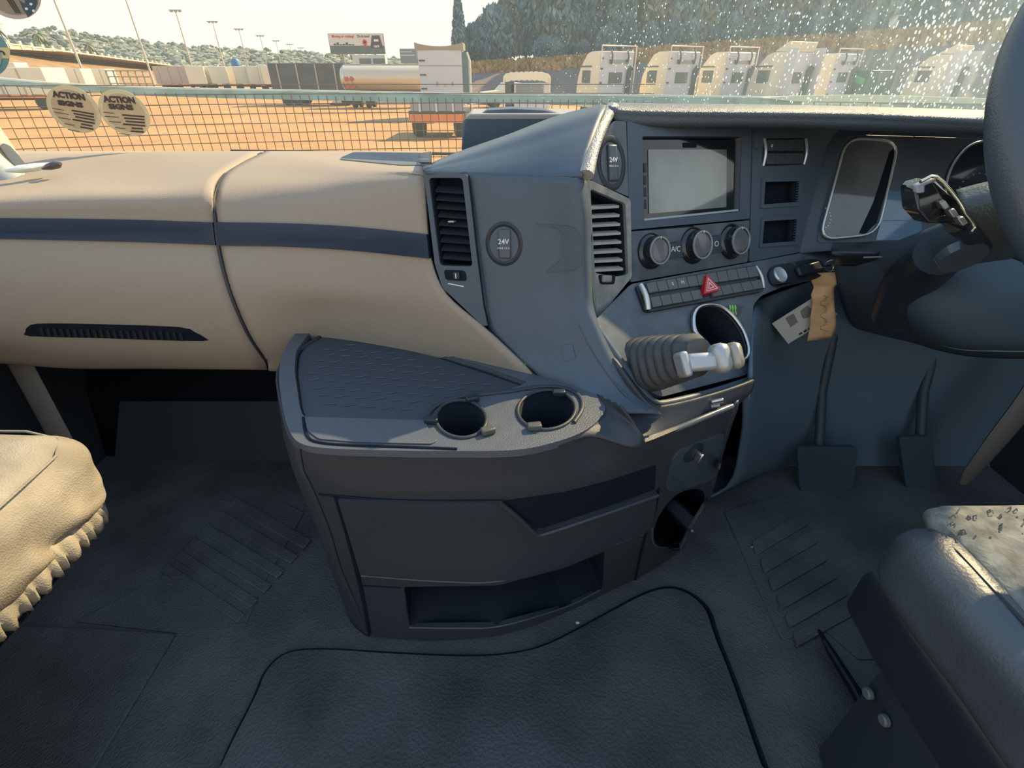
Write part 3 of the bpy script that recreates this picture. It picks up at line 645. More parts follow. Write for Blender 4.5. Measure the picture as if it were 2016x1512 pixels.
# paper tag
ty = kc.y - .012
def papr(name, cols, th_par, m, th=.0006, n=8):
    rows = []
    for a, b, d in cols: rows.append([PY(a[0] + (b[0] - a[0]) * f, a[1] + (b[1] - a[1]) * f, ty + d + .0025 * math.sin(f * 5 + a[1] * .09)) for f in [i / n for i in range(n + 1)]])
    C = [spline([r[j] for r in rows], 3) for j in range(n + 1)]
    return sheet(name, [[C[j][i] for j in range(n + 1)] for i in range(len(C[0]))], m, th_par, th)[0]
tg = thing('paper_tag', kc, 'crumpled tan paper key tag hanging under the ignition', 'tag')
papr('tag_sheet', [((1598, 538), (1653, 535), 0), ((1597, 552), (1650, 556), -.004), ((1602, 566), (1643, 566), .002), ((1597, 580), (1642, 582), -.003), ((1599, 598), (1643, 602), .001),
     ((1596, 622), (1645, 622), -.002), ((1594, 645), (1645, 648), 0), ((1589, 672), (1636, 665), .003)], tg, mat('tan_paper', (.72, .46, .25), .7, noise=.12, nscale=40))
bm = bmesh.new()
for k in range(9):
    q = [PY(1622 + math.sin(k * 2.1 + j) * 7, 582 + k * 8 + j * 2.2, ty - .006) for j in range(4)]
    b2 = tubem(q, .0005, 4); me_ = bpy.data.meshes.new('w'); b2.to_mesh(me_); b2.free(); bm.from_mesh(me_); bpy.data.meshes.remove(me_)
fin('handwriting', bm, mat('pencil', (.22, .12, .06), .7), tg)
papr_c = thing('white_card', kc, 'grey-white printed card hanging slanted behind the tan tag', 'card')
PC_ = Plane(PY(1520, 637, ty + .012), PY(1600, 590, ty + .012), PY(1550, 677, ty + .016))
plate('card_sheet', PC_, [(1520, 637), (1598, 588), (1649, 618), (1552, 677)], mat('card_white', (.60, .60, .55), .6), papr_c, off=0, thick=.0008)
plate('printed_patch', PC_, [(1546, 626), (1562, 617), (1571, 634), (1556, 644)], mat('card_print', (.22, .23, .22), .6), papr_c, off=.0008, thick=.0005)
plate('printed_patch', PC_, rnd([(1575, 612), (1590, 601), (1600, 612), (1592, 625), (1580, 627)], 3), mat('card_print', (.22, .23, .22), .6), papr_c, off=.0008, thick=.0005)
for k in range(3): plate('print_line', PC_, [(1572 + k * 9, 657 - k * 5), (1578 + k * 9, 653 - k * 5), (1580 + k * 9, 656 - k * 5), (1574 + k * 9, 660 - k * 5)], INK, papr_c, off=.0008, thick=.0005)

# lever with bellows
lv = thing('bellows_lever', PL.at(1290, 715)[0], 'silver-handled lever with a ribbed rubber bellows below the buttons', 'lever')
b0 = PL.at(1275, 715)[0] - PL.n * .01; b1 = PT(1378, 697, .66)
ax = (b1 - b0).normalized(); bl = (b1 - b0).length
xx = Vector((0, 0, 1)); xx = (xx - ax * xx.dot(ax)).normalized(); RA = Matrix((ax.cross(xx) * -1, xx, ax)).transposed()
rings = []; bm = bmesh.new(); N = 36; prof = []
nf = 7
for k in range(nf):
    f = k / nf; base_r = .047 - .018 * f
    prof += [(base_r * .70, f * bl * .93), (base_r * .97, (f + .035) * bl * .93), (base_r * 1.0, (f + .07) * bl * .93), (base_r * .95, (f + .10) * bl * .93)]
prof += [(.024, bl * .93), (.021, bl), (.006, bl)]
for r, h in prof:
    row = []
    for k in range(N):
        a = k * 2 * math.pi / N; c, s = math.cos(a), math.sin(a); q = (abs(c) ** 3 + abs(s) ** 3) ** (-1 / 3.)
        row.append(bm.verts.new(b0 + RA @ Vector((c * q * r * .9, s * q * r, h))))
    rings.append(row)
for A, B in zip(rings, rings[1:]):
    for k in range(N): bm.faces.new((A[k], A[(k + 1) % N], B[(k + 1) % N], B[k]))
bm.faces.new(rings[0]); bm.faces.new(rings[-1])
fin('bellows', bm, mat('bellows_rubber', (.045, .054, .062), .5, noise=.2, nscale=40), lv, 0, 50)
def hullpoly(name, front, T, thick, m, par, bevel=.002):
    pl_ = Plane(PT(front[0][0], front[0][1], T), PT(front[1][0], front[1][1], T + .004), PT(front[2][0], front[2][1], T))
    return plate(name, pl_, rnd(front, 4), m, par, off=0, thick=thick, bevel=bevel)
HS = mat('handle_silver', (.40, .43, .45), .38, metal=.45)
def hbox(name, a, b, T, sy, sz, m, bev):
    p, q = PT(a[0], a[1], T), PT(b[0], b[1], T); e = (q - p).normalized(); n = (EYE - p).normalized(); n = (n - e * n.dot(e)).normalized(); u = n.cross(e)
    return box(name, (p + q) / 2, ((q - p).length, sy, sz), m, lv, Matrix((e, u, n)).transposed(), bevel=bev, smooth=50)
hbox('collar', (1336, 720), (1352, 716), .645, .034, .034, HS, .004)
hbox('handle_neck', (1348, 715), (1412, 710), .642, .024, .026, HS, .006)
hbox('knob', (1400, 709), (1434, 702), .640, .040, .036, HS, .010)
hbox('knob_cap', (1432, 703), (1457, 698), .640, .036, .034, mat('knob_grey', (.34, .33, .29), .35, metal=.3), .009)
cl = thing('chrome_clip', PY(1412, 792, .66), 'small bright chrome clip on the stack foot under the lever', 'clip')
box('clip_plate', PY(1412, 790, .632), (.020, .006, .008), CHROME, cl, Matrix.Rotation(math.radians(15), 3, 'Y').transposed(), bevel=.002)
box('clip_foot', PY(1408, 799, .632), (.014, .006, .005), SILVER, cl, Matrix.Rotation(math.radians(15), 3, 'Y').transposed(), bevel=.001)

# stack foot below lower face
RF = [[(1185, 690, .70), (1215, 712, .655), (1275, 790, .615), (1310, 797, .615), (1400, 775, .645), (1475, 750, .68), (1482, 742, .72)],
      [(1200, 765, .66), (1225, 785, .632), (1272, 824, .603), (1312, 822, .603), (1400, 800, .635), (1466, 776, .67), (1478, 768, .72)],
      [('z', 1208, 835, .53), ('z', 1222, 850, .52), ('z', 1242, 880, .508), ('z', 1310, 860, .504), ('z', 1390, 828, .503), ('z', 1444, 800, .503), ('z', 1454, 790, .503)]]
sheet('stack_foot', grid(RF, 5, 5), SLATE, dash, .006)
ea = [PL.at(a, b)[0] for a, b in ((1157, 626), (1185, 662), (1225, 718), (1264, 772), (1284, 792))]
sheet('face_flank', grid([[p + PL.n * .003 for p in ea], [SPn.at(a, b)[0] + SPn.at(a, b)[1] * .002 for a, b in ((1138, 640), (1160, 684), (1197, 742), (1240, 792), (1272, 812))]], 4, 5), mat('flank_slate', (.045, .065, .085), .45), dash, .006)
block = box('dash_light_block', (-.53, 1.15, .60), (1.36, .24, .30), VOID, dash)  # unseen blocks added inside the dash to stop sun leaking through
block2 = box('dash_light_block', (.785, 1.25, .645), (1.27, .06, .49), VOID, dash)
rp2 = thing('windscreen_pillar', (1.36, 1.22, .8), 'unseen grey windscreen pillar at the driver side beyond the steering wheel', 'pillar')
tube('pillar_casing', [(1.37, 1.26, .8), (1.36, 1.2, 1.3), (1.33, 1.1, 1.85)], .075, mat('pillar_grey', (.34, .37, .38), .55), rp2, n=14)  # out of view, added to shade the floor
rp2['kind'] = 'structure'
# ---- instrument cluster
_a, _b = PS.at(1572, 497)[0], PS.at(1645, 262)[0]
PC = Plane(_a, _b, PY(1950, 300, _b.y + .03))
cl_ = thing('instrument_cluster', PC.at(1760, 380)[0], 'instrument cluster with two chrome-ringed gauges behind the steering wheel', 'instrument cluster')
plate('surround', PC, rnd([(1572, 499), (1625, 288), (1655, 250), (2250, 275), (2250, 500), (1800, 478), (1640, 493)], 8), mat('cluster_slate', (.060, .088, .115), .45), cl_, off=.0, thick=.012, step=None, bevel=.002)
plate('inner_shelf', PC, rnd([(1607, 478), (1650, 292), (1668, 265), (2240, 282), (2240, 488), (1725, 478)], 10), mat('cluster_inner', (.080, .11, .14), .5), cl_, off=.0015, thick=.002, bevel=.0008)
def gauge(pts, lab):
    o_ = sm2(pts, 5)
    f_ = plate('gauge_face', PC, o_, mat('gauge_glass', (.05, .07, .085), .10, coat=.5, noise=.3, nscale=5), cl_, off=.004, thick=.004)
    tube('gauge_ring', [PC.at(a, b)[0] + PC.n * .007 for a, b in o_], .0024, mat('ring_pale', (.75, .82, .78), .2, metal=.5), f_, n=8, closed=True)
    return f_
gq = rnd([(1662, 274), (1764, 281), (1722, 462), (1608, 474)], 34, 5)
f_ = plate('gauge_face', PC, gq, mat('gauge_glass', (.12, .135, .14), .08, coat=.5, noise=.35, nscale=6), cl_, off=.004, thick=.004)
tube('gauge_ring', [PC.at(a, b)[0] + PC.n * .007 for a, b in gq], .0026, mat('ring_pale', (.75, .82, .78), .2, metal=.5), f_, n=8, closed=True)
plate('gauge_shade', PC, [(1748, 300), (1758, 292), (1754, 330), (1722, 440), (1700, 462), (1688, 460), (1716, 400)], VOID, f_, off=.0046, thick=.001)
for k in range(9):
    a = math.radians(-70 + k * 20); plate('tick', PC, ell(1618 + 14 * math.cos(a), 430 + 20 * math.sin(a), 1.6, 1.4, 0, 6), WHITE, f_, off=.0048, thick=.0005)
gq2 = rnd([(1905, 279), (2180, 285), (2160, 470), (1850, 470), (1858, 340)], 40, 5)
f2 = plate('gauge_face', PC, gq2, mat('gauge_dark', (.03, .042, .055), .12, coat=.5), cl_, off=.004, thick=.004)
tube('gauge_ring', [PC.at(a, b)[0] + PC.n * .007 for a, b in gq2], .0026, mat('ring_pale', (.75, .82, .78), .2, metal=.5), f2, n=8, closed=True)
for k in range(14):
    a = math.radians(150 + k * 17); plate('tick', PC, ell(1925 + 42 * math.cos(a), 385 + 42 * math.sin(a), 2.2, 1.5, 0, 6), mat('tick_dim', (.2, .25, .28), .5), f2, off=.0048, thick=.0005)
lcd = plate('display', PC, [(1748, 377), (1812, 380), (1812, 474), (1722, 474)], mat('display_blue', (.14, .24, .34), .10, coat=.6, noise=.2, nscale=8), cl_, off=.003, thick=.003)
plate('display_line', PC, [(1737, 434), (1812, 434), (1812, 435.5), (1737, 435.5)], mat('tick_dim', (.2, .25, .28), .5), lcd, off=.0036, thick=.0005)
lg = thing('dash_ledge', PY(1720, 488, .93), 'dark ledge with a thin pale edge under the instrument cluster', 'ledge')
RL = [[(1638, 482, 1.0), (1800, 476, 1.02), (2050, 476, 1.03), (2300, 480, 1.03)], [(1636, 492, .93), (1760, 492, .95), (2050, 500, .96), (2300, 505, .96)],
      [(1638, 502, .915), (1760, 505, .93), (2050, 515, .94), (2300, 520, .94)], [(1642, 520, .95), (1760, 525, .96), (2050, 540, .97), (2300, 545, .97)]]
sheet('ledge_top', grid(RL, 4, 5), BLACK, lg, .006)
tube('pale_edge', [PY(1700, 507, .91), PY(1735, 506, .91), PY(1780, 502, .915)], .0018, SILVER, lg, n=6)
# knee panel under the column
KN = mat('knee_glare_plastic', (.050, .078, .104), .6, spec=.25)  # blue glare over the driver side put into the colour
RK = [[(1640, 512, .97), (1712, 512, .94), (1780, 500, .90), (1900, 500, .86), (2050, 500, .86), (2300, 500, .88)],
      [(1650, 560, 1.0), (1722, 570, .93), (1790, 570, .84), (1900, 570, .79), (2050, 570, .78), (2300, 570, .8)],
      [(1660, 600, 1.05), (1740, 618, .93), (1800, 625, .82), (1900, 640, .77), (2050, 645, .76), (2300, 640, .78)],
      [(1680, 640, 1.1), (1775, 655, .93), (1830, 670, .83), (1910, 685, .785), (2050, 688, .775), (2300, 685, .79)],
      [(1720, 655, 1.15), (1795, 672, 1.0), (1850, 688, .92), (1920, 700, .88), (2050, 704, .87), (2300, 700, .88)]]
kn, KS = sheet('knee_panel', grid(RK, 5, 6), KN, dash, .006)
tube('knee_edge', [KS.at(a, b)[0] + Vector((0, -.003, 0)) for a, b in sm2([(1850, 676), (1890, 685), (1950, 688), (2030, 689), (2150, 688)], 4, False)], .0022, mat('edge_highlight', (.28, .36, .38), .35), kn, n=6)  # pale line paints the highlight on the panel's lower rim
# dark side of the stack towards the driver's footwell
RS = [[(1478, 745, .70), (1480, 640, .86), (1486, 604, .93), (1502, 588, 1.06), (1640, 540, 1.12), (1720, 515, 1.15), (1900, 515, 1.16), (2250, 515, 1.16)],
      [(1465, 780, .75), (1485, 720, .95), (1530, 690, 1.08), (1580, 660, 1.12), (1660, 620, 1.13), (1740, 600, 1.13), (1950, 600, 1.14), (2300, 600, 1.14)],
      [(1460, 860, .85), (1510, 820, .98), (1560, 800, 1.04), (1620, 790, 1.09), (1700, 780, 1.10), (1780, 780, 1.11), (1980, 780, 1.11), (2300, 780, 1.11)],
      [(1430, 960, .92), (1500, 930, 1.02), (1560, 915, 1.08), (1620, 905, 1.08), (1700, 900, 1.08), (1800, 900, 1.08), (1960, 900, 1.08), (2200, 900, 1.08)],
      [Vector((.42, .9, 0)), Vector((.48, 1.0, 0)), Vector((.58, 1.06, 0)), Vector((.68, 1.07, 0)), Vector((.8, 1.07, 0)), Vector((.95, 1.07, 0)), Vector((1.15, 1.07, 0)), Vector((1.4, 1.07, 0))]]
sheet('footwell_side', grid(RS, 4, 4), mat('footwell_glare_slate', (.115, .17, .215), .7, spec=.2), dash, .006)  # blue-grey lightened to carry the lens glare

# ---- steering column, stalk, wheel
C0 = Vector((.74, .57, .93)); ex = Vector((1, 0, 0)); ew = Vector((0, -.5, -.866)); nn = Vector((0, .866, -.5))
sw = thing('steering_wheel', C0, 'large dark leather-rimmed steering wheel cut by the right edge', 'steering wheel')
LEA = mat('wheel_glare_leather', (.050, .075, .100), .36, bump=.3, bscale=400, spec=.6)  # brightened, glare over the right side mixed in
tube('rim', [C0 + ex * math.cos(a) * .225 + ew * math.sin(a) * .225 for a in [i * 2 * math.pi / 64 for i in range(64)]], .0185, LEA, sw, n=16, closed=True, flat=1.15, up=nn)
Rw = Matrix((ex, -ew, -nn)).transposed()
lathe('airbag_hub', C0 + nn * .035, Rw, [(.085, -.02), (.088, 0), (.08, .018), (.05, .026), (.005, .028)], LEA, sw, n=32, sy=.85)
for a in (20, 160, 250, 290):
    a = math.radians(a); d = ex * math.cos(a) + ew * math.sin(a)
    tube('spoke', [C0 + d * .06 + nn * .035, C0 + d * .14 + nn * .025, C0 + d * .215], [.02, .016, .013], SILVER, sw, n=10, flat=.5, up=nn)
cm = thing('steering_column', C0 + nn * .25, 'dark steering column cowl between the wheel and the gauges', 'steering column')
dz_ = Vector((0, 0, -.06))
tube('cowl', [C0 + nn * .06, C0 + nn * .12 + dz_ * .6, C0 + nn * .20 + dz_, C0 + nn * .30 + dz_, C0 + nn * .40 + dz_], [.045, .055, .05, .042, .035], mat('cowl_slate', (.050, .074, .096), .45), cm, n=24, flat=.9)
tube('column_gaiter', spline([PT(1850, 500, .80), PT(1830, 520, .84), PT(1790, 560, .9), PT(1770, 620, .96)], 4), [.036 + .01 * i / 12 for i in range(13)], BLACK, cm, n=18)
p = PT(1890, 500, .72); Rk = Matrix(((1, 0, 0), (0, .5, -.85), (0, .85, .5))).transposed()
lathe('lock_ring', p, Rk, [(.030, -.01), (.030, .004), (.026, .006), (.02, .0), (.002, .0)], mat('lock_slate', (.05, .07, .085), .25, coat=.4), cm, n=24)
st = thing('gear_stalk', PT(1850, 400, .62), 'faceted glossy gear selector stalk with bright edges left of the wheel', 'stalk')
sp_ = [PT(1802, 372, .60), PT(1812, 360, .60), PT(1842, 352, .60), PT(1880, 395, .61), PT(1915, 440, .63), PT(1906, 458, .63), PT(1868, 440, .62), PT(1830, 440, .61), PT(1808, 415, .60)]
def prism(name, front, dv, m, par, bev):
    bm = bmesh.new(); a = [bm.verts.new(q) for q in front]; b = [bm.verts.new(q + dv) for q in front]; n = len(a)
    bm.faces.new(a); bm.faces.new(b)
    for i in range(n): bm.faces.new((a[i], a[(i + 1) % n], b[(i + 1) % n], b[i]))
    return fin(name, bm, m, par, bevel=bev)
prism('stalk_head', sp_, Vector((.004, .035, -.004)), GLOSS, st, .004)
prism('stalk_top', [PT(1806, 366, .597), PT(1842, 348, .597), PT(1846, 356, .597), PT(1822, 366, .597), PT(1822, 380, .597), PT(1806, 382, .597)], Vector((0, .01, 0)), mat('stalk_grey', (.22, .26, .29), .25, coat=.4), st, .002)
tube('bright_edge', spline([PT(1812, 358, .594), PT(1843, 348, .594), PT(1882, 390, .604), PT(1900, 420, .61), PT(1918, 445, .622), PT(1912, 458, .622)], 3), .0022, mat('edge_bright', (.8, .76, .6), .15, metal=1), st, n=8)
for k in range(3): prism('stalk_switch', [PT(1850 + k * 18, 398 + k * 16, .60), PT(1862 + k * 18, 394 + k * 16, .60), PT(1872 + k * 18, 408 + k * 16, .60), PT(1860 + k * 18, 414 + k * 16, .60)], Vector((0, .012, 0)), mat('switch_silver', (.3, .3, .27), .25, metal=.7), st, .0015)
tube('stalk_arm', [PT(1880, 440, .64), PT(1920, 470, .70), PT(1990, 480, .76)], [.012, .012, .016], BLACK, st, n=12)
s2 = thing('wiper_stalk', PT(1960, 400, .66), 'dark grained stalk cover behind the wheel rim at right', 'stalk')
sheet('stalk_cover', grid([[(1885, 380, .74), (1930, 368, .72), (1985, 358, .70)], [(1895, 410, .70), (1950, 400, .68), (2000, 395, .66)], [(1915, 450, .70), (1975, 445, .68), (2030, 450, .66)], [(1930, 500, .74), (1990, 500, .72), (2040, 520, .70)]], 4, 4), mat('stalk_grain', (.06, .08, .085), .4, bump=.8, bscale=300), s2, .012)
tube('pale_edge', [PT(1888, 380, .735), PT(1930, 366, .715), PT(1987, 356, .695)], .0018, mat('ring_pale', (.75, .82, .78), .2), s2, n=6)

# ---- black box on the dash behind the hood
bx = thing('dash_box', PY(1010, 290, 1.2), 'black box with a curved top standing on the dash behind the stack', 'box')
hl = [PY(908, 300, 1.20), PY(911, 240, 1.20), PY(918, 228, 1.20), PY(1150, 232, 1.20), PY(1150, 300, 1.20)]
prism('box_body', hl, Vector((0, .12, 0)), mat('box_slate', (.070, .105, .140), .45), bx, .006)
prism('box_top', [PY(913, 236, 1.198), PY(925, 224, 1.198), PY(1140, 224, 1.198), PY(1150, 236, 1.198)], Vector((0, .11, .004)), mat('box_dusty', (.34, .33, .31), .5), bx, .003)
prism('box_lid', [PY(944, 224, 1.215), PY(960, 217, 1.215), PY(1010, 214, 1.215), (PY(1070, 217, 1.215)), PY(1118, 226, 1.215)], Vector((0, .09, .0)), mat('box_slate', (.070, .105, .140), .45), bx, .004)

# ================================================================== CENTRE CONSOLE
con = thing('centre_console', (0, .7, 0), 'dark centre console with ribbed tray, two cup holders and a drawer', 'console')
ZT = .55
TP = Plane(Vector((0, 0, ZT)), Vector((1, 0, ZT)), Vector((0, 1, ZT)))
outl = sm2([(604, 636), (575, 665), (555, 700), (549, 745), (556, 800), (568, 845), (590, 872), (640, 882), (740, 886), (850, 888), (950, 888), (1030, 884), (1100, 868), (1150, 848), (1182, 822), (1192, 800), (1170, 775), (1100, 752), (1062, 740), (980, 712), (880, 682), (760, 656), (680, 643)], 4)
cupA = ell(908, 826, 50, 37, 4, 32); cupB = ell(1076, 808, 57, 39, -4, 32)
mat_h = [(613, 650), (583, 690), (580, 730), (590, 800), (597, 820), (848, 827), (858, 806), (880, 790), (920, 780), (990, 772), (1040, 752), (960, 722), (870, 695), (760, 668), (680, 654)]
rimo = plate('tray_rim', TP, outl, STACKL if False else mat('tray_rim_slate', (.085, .100, .118), .42, bump=.45, bscale=500, spec=.6), con, holes=[rnd(mat_h, 8), cupA, cupB], off=0, thick=.012, bevel=.002)
pocket('tray_well', TP, rnd(mat_h, 8), .010, SLATE, con, off=-.004)
tm = plate('tray_mat', TP, rnd([(616, 656), (588, 692), (585, 730), (594, 798), (601, 816), (845, 823), (855, 803), (877, 787), (920, 777), (985, 769), (1028, 752), (950, 726), (868, 699), (760, 672), (680, 659)], 8), mat('tray_rubber', (.040, .055, .074), .42, spec=.6), con, off=-.008, thick=.004)
# wavy anti-slip ribs of the tray mat
bm = bmesh.new()
A0 = PZ(620, 690, ZT); rows_ = 11
from mathutils.geometry import intersect_point_tri_2d
poly2 = [PZ(a, b, ZT).xy for a, b in rnd([(625, 672), (598, 700), (596, 730), (604, 800), (835, 812), (860, 790), (905, 772), (975, 762), (990, 750), (940, 732), (860, 706), (760, 682), (690, 668)], 4)]
def inside(p, poly):
    c = False; j = len(poly) - 1
    for i in range(len(poly)):
        a, b = poly[i], poly[j]
        if (a.y > p.y) != (b.y > p.y) and p.x < (b.x - a.x) * (p.y - a.y) / (b.y - a.y) + a.x: c = not c
        j = i
    return c
for i in range(26):
    for j in range(16):
        cx = -.40 + i * .030 + (j % 2) * .012; cy = .50 + j * .021 - i * .0035
        if not (inside(Vector((cx - .010, cy)), poly2) and inside(Vector((cx + .012, cy)), poly2)): continue
        a_ = .18 if (i + j) % 2 else -.12
        pts = [Vector((cx + d, cy + d * a_ + .0015 * math.sin(d * 300), ZT - .0075)) for d in (-.011, -.004, .004, .011)]
        b2 = tubem(pts, [.0006, .0016, .0016, .0006], 6, flat=.9); me_ = bpy.data.meshes.new('w'); b2.to_mesh(me_); b2.free(); bm.from_mesh(me_); bpy.data.meshes.remove(me_)
rb = fin('tray_ribs', bm, mat('tray_rubber', (.03, .04, .05), .4), tm); rb['kind'] = 'stuff'
fs_ = plate('tray_front_strip', TP, rnd([(600, 824), (606, 850), (628, 866), (700, 872), (850, 876), (862, 868), (845, 850), (838, 830)], 6), mat('tray_rim_slate', (.03, .035, .04), .4), con, off=.002, thick=.004, bevel=.001)
tube('tray_groove', [PZ(a, b, ZT + .0005) for a, b in sm2([(597, 822), (604, 856), (628, 871), (700, 877), (800, 880), (900, 884)], 4, False)], .0022, VOID, con, n=6)
for nm, c in (('cup_holder', cupA), ('cup_holder', cupB)):
    cw = pocket(nm, TP, c, .085, VOID, con, off=0, shrink=.82, dirv=Vector((0, 0, -1)))
    tube('cup_lip', [TP.at(a, b)[0] + Vector((0, 0, .001)) for a, b in c], .0028, SLATE, cw, n=8, closed=True)
tube('cup_collar', [PZ(a, b, ZT + .001) for a, b in sm2([(840, 835), (846, 812), (868, 794), (905, 782), (960, 776), (1010, 770), (1060, 762), (1110, 764), (1140, 780), (1146, 805), (1130, 832)], 4, False)], .0035, SLATE, con, n=8)
TAB_LIT = mat('cup_tab', (.085, .085, .075), .45)  # paler copy for the front tabs, sunlight painted in
for a, b, rz in ((961, 853, 25), (1052, 845, 8), (850, 832, -5), (1100, 778, 0), (930, 790, 20)):
    box('cup_tab', PZ(a, b, ZT) + Vector((0, 0, .005)), (.020, .012, .009), TAB_LIT if b > 840 else BLACK, con, Matrix.Rotation(math.radians(rz), 3, 'Z'), bevel=.002)
prism('cup_divider', [PZ(965, 815, ZT - .004), PZ(975, 790, ZT - .004), PZ(1005, 785, ZT - .004), PZ(1012, 812, ZT - .004), PZ(1004, 836, ZT - .004), PZ(970, 832, ZT - .004)], Vector((0, 0, -.03)), SLATE, con, .003)
sheet('shoulder', grid([[('z', 1090, 866, .547), ('z', 1145, 846, .547), ('z', 1178, 822, .547), ('z', 1188, 800, .548), ('z', 1176, 776, .55)], [('z', 1098, 875, .543), ('z', 1160, 857, .541), ('z', 1212, 862, .535), ('z', 1228, 836, .548), ('z', 1200, 788, .56)], [('z', 1100, 880, .538), ('z', 1166, 860, .536), ('z', 1245, 881, .524), ('z', 1268, 862, .532), ('z', 1225, 802, .575)]], 4, 5), SLATE, con, .003)
# body: grid of heights around the front
Z0, Z1, Z2, Z3 = .545, .457, .25, 0.0
L = [[('z', 640, 655, Z0), ('z', 553, 715, Z0), ('z', 557, 805, Z0), ('z', 590, 874, Z0), ('z', 700, 886, Z0), ('z', 850, 890, Z0), ('z', 1000, 889, Z0), ('z', 1100, 872, Z0), ('z', 1165, 853, .54), ('z', 1243, 876, .525), ('z', 1340, 840, .52), ('z', 1444, 795, .52), ('z', 1450, 770, .52)],
     [('z', 640, 690, .5), ('z', 560, 770, .5), ('z', 566, 865, .5), ('z', 598, 925, .5), ('z', 700, 935, .5), ('z', 850, 938, .5), ('z', 1000, 936, .5), ('z', 1105, 920, .5), ('z', 1180, 895, .5), ('z', 1250, 890, .505), ('z', 1340, 855, .50), ('z', 1440, 815, .50), ('z', 1448, 790, .5)],
     [('z', 660, 740, Z1), ('z', 572, 830, Z1), ('z', 582, 930, Z1), ('z', 618, 966, Z1), ('z', 700, 978, Z1), ('z', 850, 982, Z1), ('z', 1000, 979, Z1), ('z', 1110, 962, Z1), ('z', 1190, 940, Z1), ('z', 1260, 918, Z1), ('z', 1340, 890, Z1), ('z', 1428, 850, Z1), ('z', 1440, 820, Z1)],
     [('z', 680, 860, .36), ('z', 612, 930, .36), ('z', 615, 1010, .36), ('z', 650, 1045, .36), ('z', 740, 1052, .36), ('z', 860, 1058, .36), ('z', 1000, 1054, .36), ('z', 1120, 1030, .36), ('z', 1200, 1005, .36), ('z', 1270, 980, .36), ('z', 1340, 952, .36), ('z', 1410, 915, .36), ('z', 1422, 880, .36)],
     [('z', 700, 980, Z2), ('z', 640, 1030, Z2), ('z', 640, 1080, Z2), ('z', 672, 1120, Z2), ('z', 760, 1133, Z2), ('z', 870, 1140, Z2), ('z', 985, 1140, Z2), ('z', 1110, 1104, Z2), ('z', 1200, 1070, Z2), ('z', 1270, 1044, Z2), ('z', 1335, 1018, Z2), ('z', 1392, 985, Z2), ('z', 1402, 950, Z2)],
     [('z', 715, 1080, .12), ('z', 668, 1130, .12), ('z', 672, 1165, .12), ('z', 705, 1195, .12), ('z', 780, 1204, .12), ('z', 880, 1208, .12), ('z', 1000, 1202, .12), ('z', 1112, 1162, .12), ('z', 1205, 1120, .12), ('z', 1275, 1088, .12), ('z', 1325, 1060, .12), ('z', 1365, 1030, .12), ('z', 1370, 1000, .12)],
     [('z', 730, 1160, Z3), ('z', 688, 1195, Z3), ('z', 695, 1225, Z3), ('z', 728, 1252, Z3), ('z', 790, 1260, Z3), ('z', 880, 1262, Z3), ('z', 1000, 1248, Z3), ('z', 1112, 1207, Z3), ('z', 1205, 1162, Z3), ('z', 1280, 1125, Z3), ('z', 1315, 1105, Z3), ('z', 1342, 1080, Z3), ('z', 1340, 1060, Z3)]]
GBd = grid(L, 4, 5); BS = Surf(GBd)
comp = rnd([(795, 1155), (980, 1152), (1110, 1118), (1190, 1085), (1185, 1160), (1110, 1195), (980, 1230), (806, 1232)], 5)
oval = sm2([(1330, 975), (1365, 962), (1386, 970), (1380, 1002), (1358, 1045), (1325, 1072), (1296, 1072), (1286, 1050), (1300, 1010)], 4)
# side of the body (left of the drawer)
k0 = 3 * 5
sidev = [[r[j] for j in range(k0 + 1)] for r in GBd]
sheet('body_side', sidev, SLATE, con, .005)
sheet('body_side', [[r[j] for j in range(len(r) - 6, len(r))] for r in GBd], SLATE, con, .005)
frontpoly = sm2([(592, 876), (700, 888), (850, 891), (1000, 889), (1100, 873), (1165, 855), (1240, 877), (1340, 842), (1440, 798)], 4, False) + sm2([(1446, 800), (1432, 850), (1412, 915), (1393, 985), (1366, 1030), (1342, 1080)], 3, False) + \
   sm2([(1340, 1084), (1280, 1124), (1205, 1161), (1112, 1206), (1000, 1246), (880, 1259), (790, 1257), (730, 1250)], 4, False) + sm2([(724, 1246), (706, 1195), (674, 1120), (652, 1045), (620, 966), (600, 925)], 3, False)
plate('body_front', BS, frontpoly, SLATE, con, holes=[comp, oval], off=.0005, thick=.006, step=22, smooth=60)
pocket('storage_slot', BS, comp, .13, VOID, con, shrink=.95)
pocket('oval_well', BS, oval, .06, VOID, con, shrink=.8)
tube('oval_lip', [BS.at(a, b)[0] + BS.at(a, b)[1] * .001 for a, b in sm2([(1283, 1040), (1286, 1068), (1304, 1076), (1330, 1070), (1362, 1044)], 4, False)], .0025, mat('lip_slate', (.07, .09, .1), .35), con, n=8)
dr = plate('drawer', BS, sm2([(668, 978), (750, 981), (850, 984), (940, 984), (985, 983)], 3, False) + [(1020, 1010), (1052, 1043), (1070, 1042)] + sm2([(1120, 1025), (1200, 998), (1290, 966)], 3, False) + sm2([(1286, 1000), (1270, 1042), (1200, 1068), (1110, 1104), (1040, 1126), (985, 1137), (870, 1137), (760, 1130), (712, 1126)], 3, False),
     SLATE, con, off=.0065, thick=.006, step=24, bevel=.0015, smooth=60)
gr = plate('drawer_grip', BS, [(993, 985), (1110, 968), (1200, 945), (1290, 915), (1288, 962), (1200, 994), (1120, 1021), (1068, 1038), (1054, 1038)], VOID, dr, off=.002, thick=.002, step=24)
tube('grip_edge', [BS.at(a, b)[0] + BS.at(a, b)[1] * .0075 for a, b in sm2([(984, 982), (1020, 1012), (1052, 1045)], 2, False) + sm2([(1062, 1046), (1120, 1027), (1200, 1000), (1290, 969)], 4, False)], .0035, mat('lip_slate2', (.045, .052, .06), .4), dr, n=8)
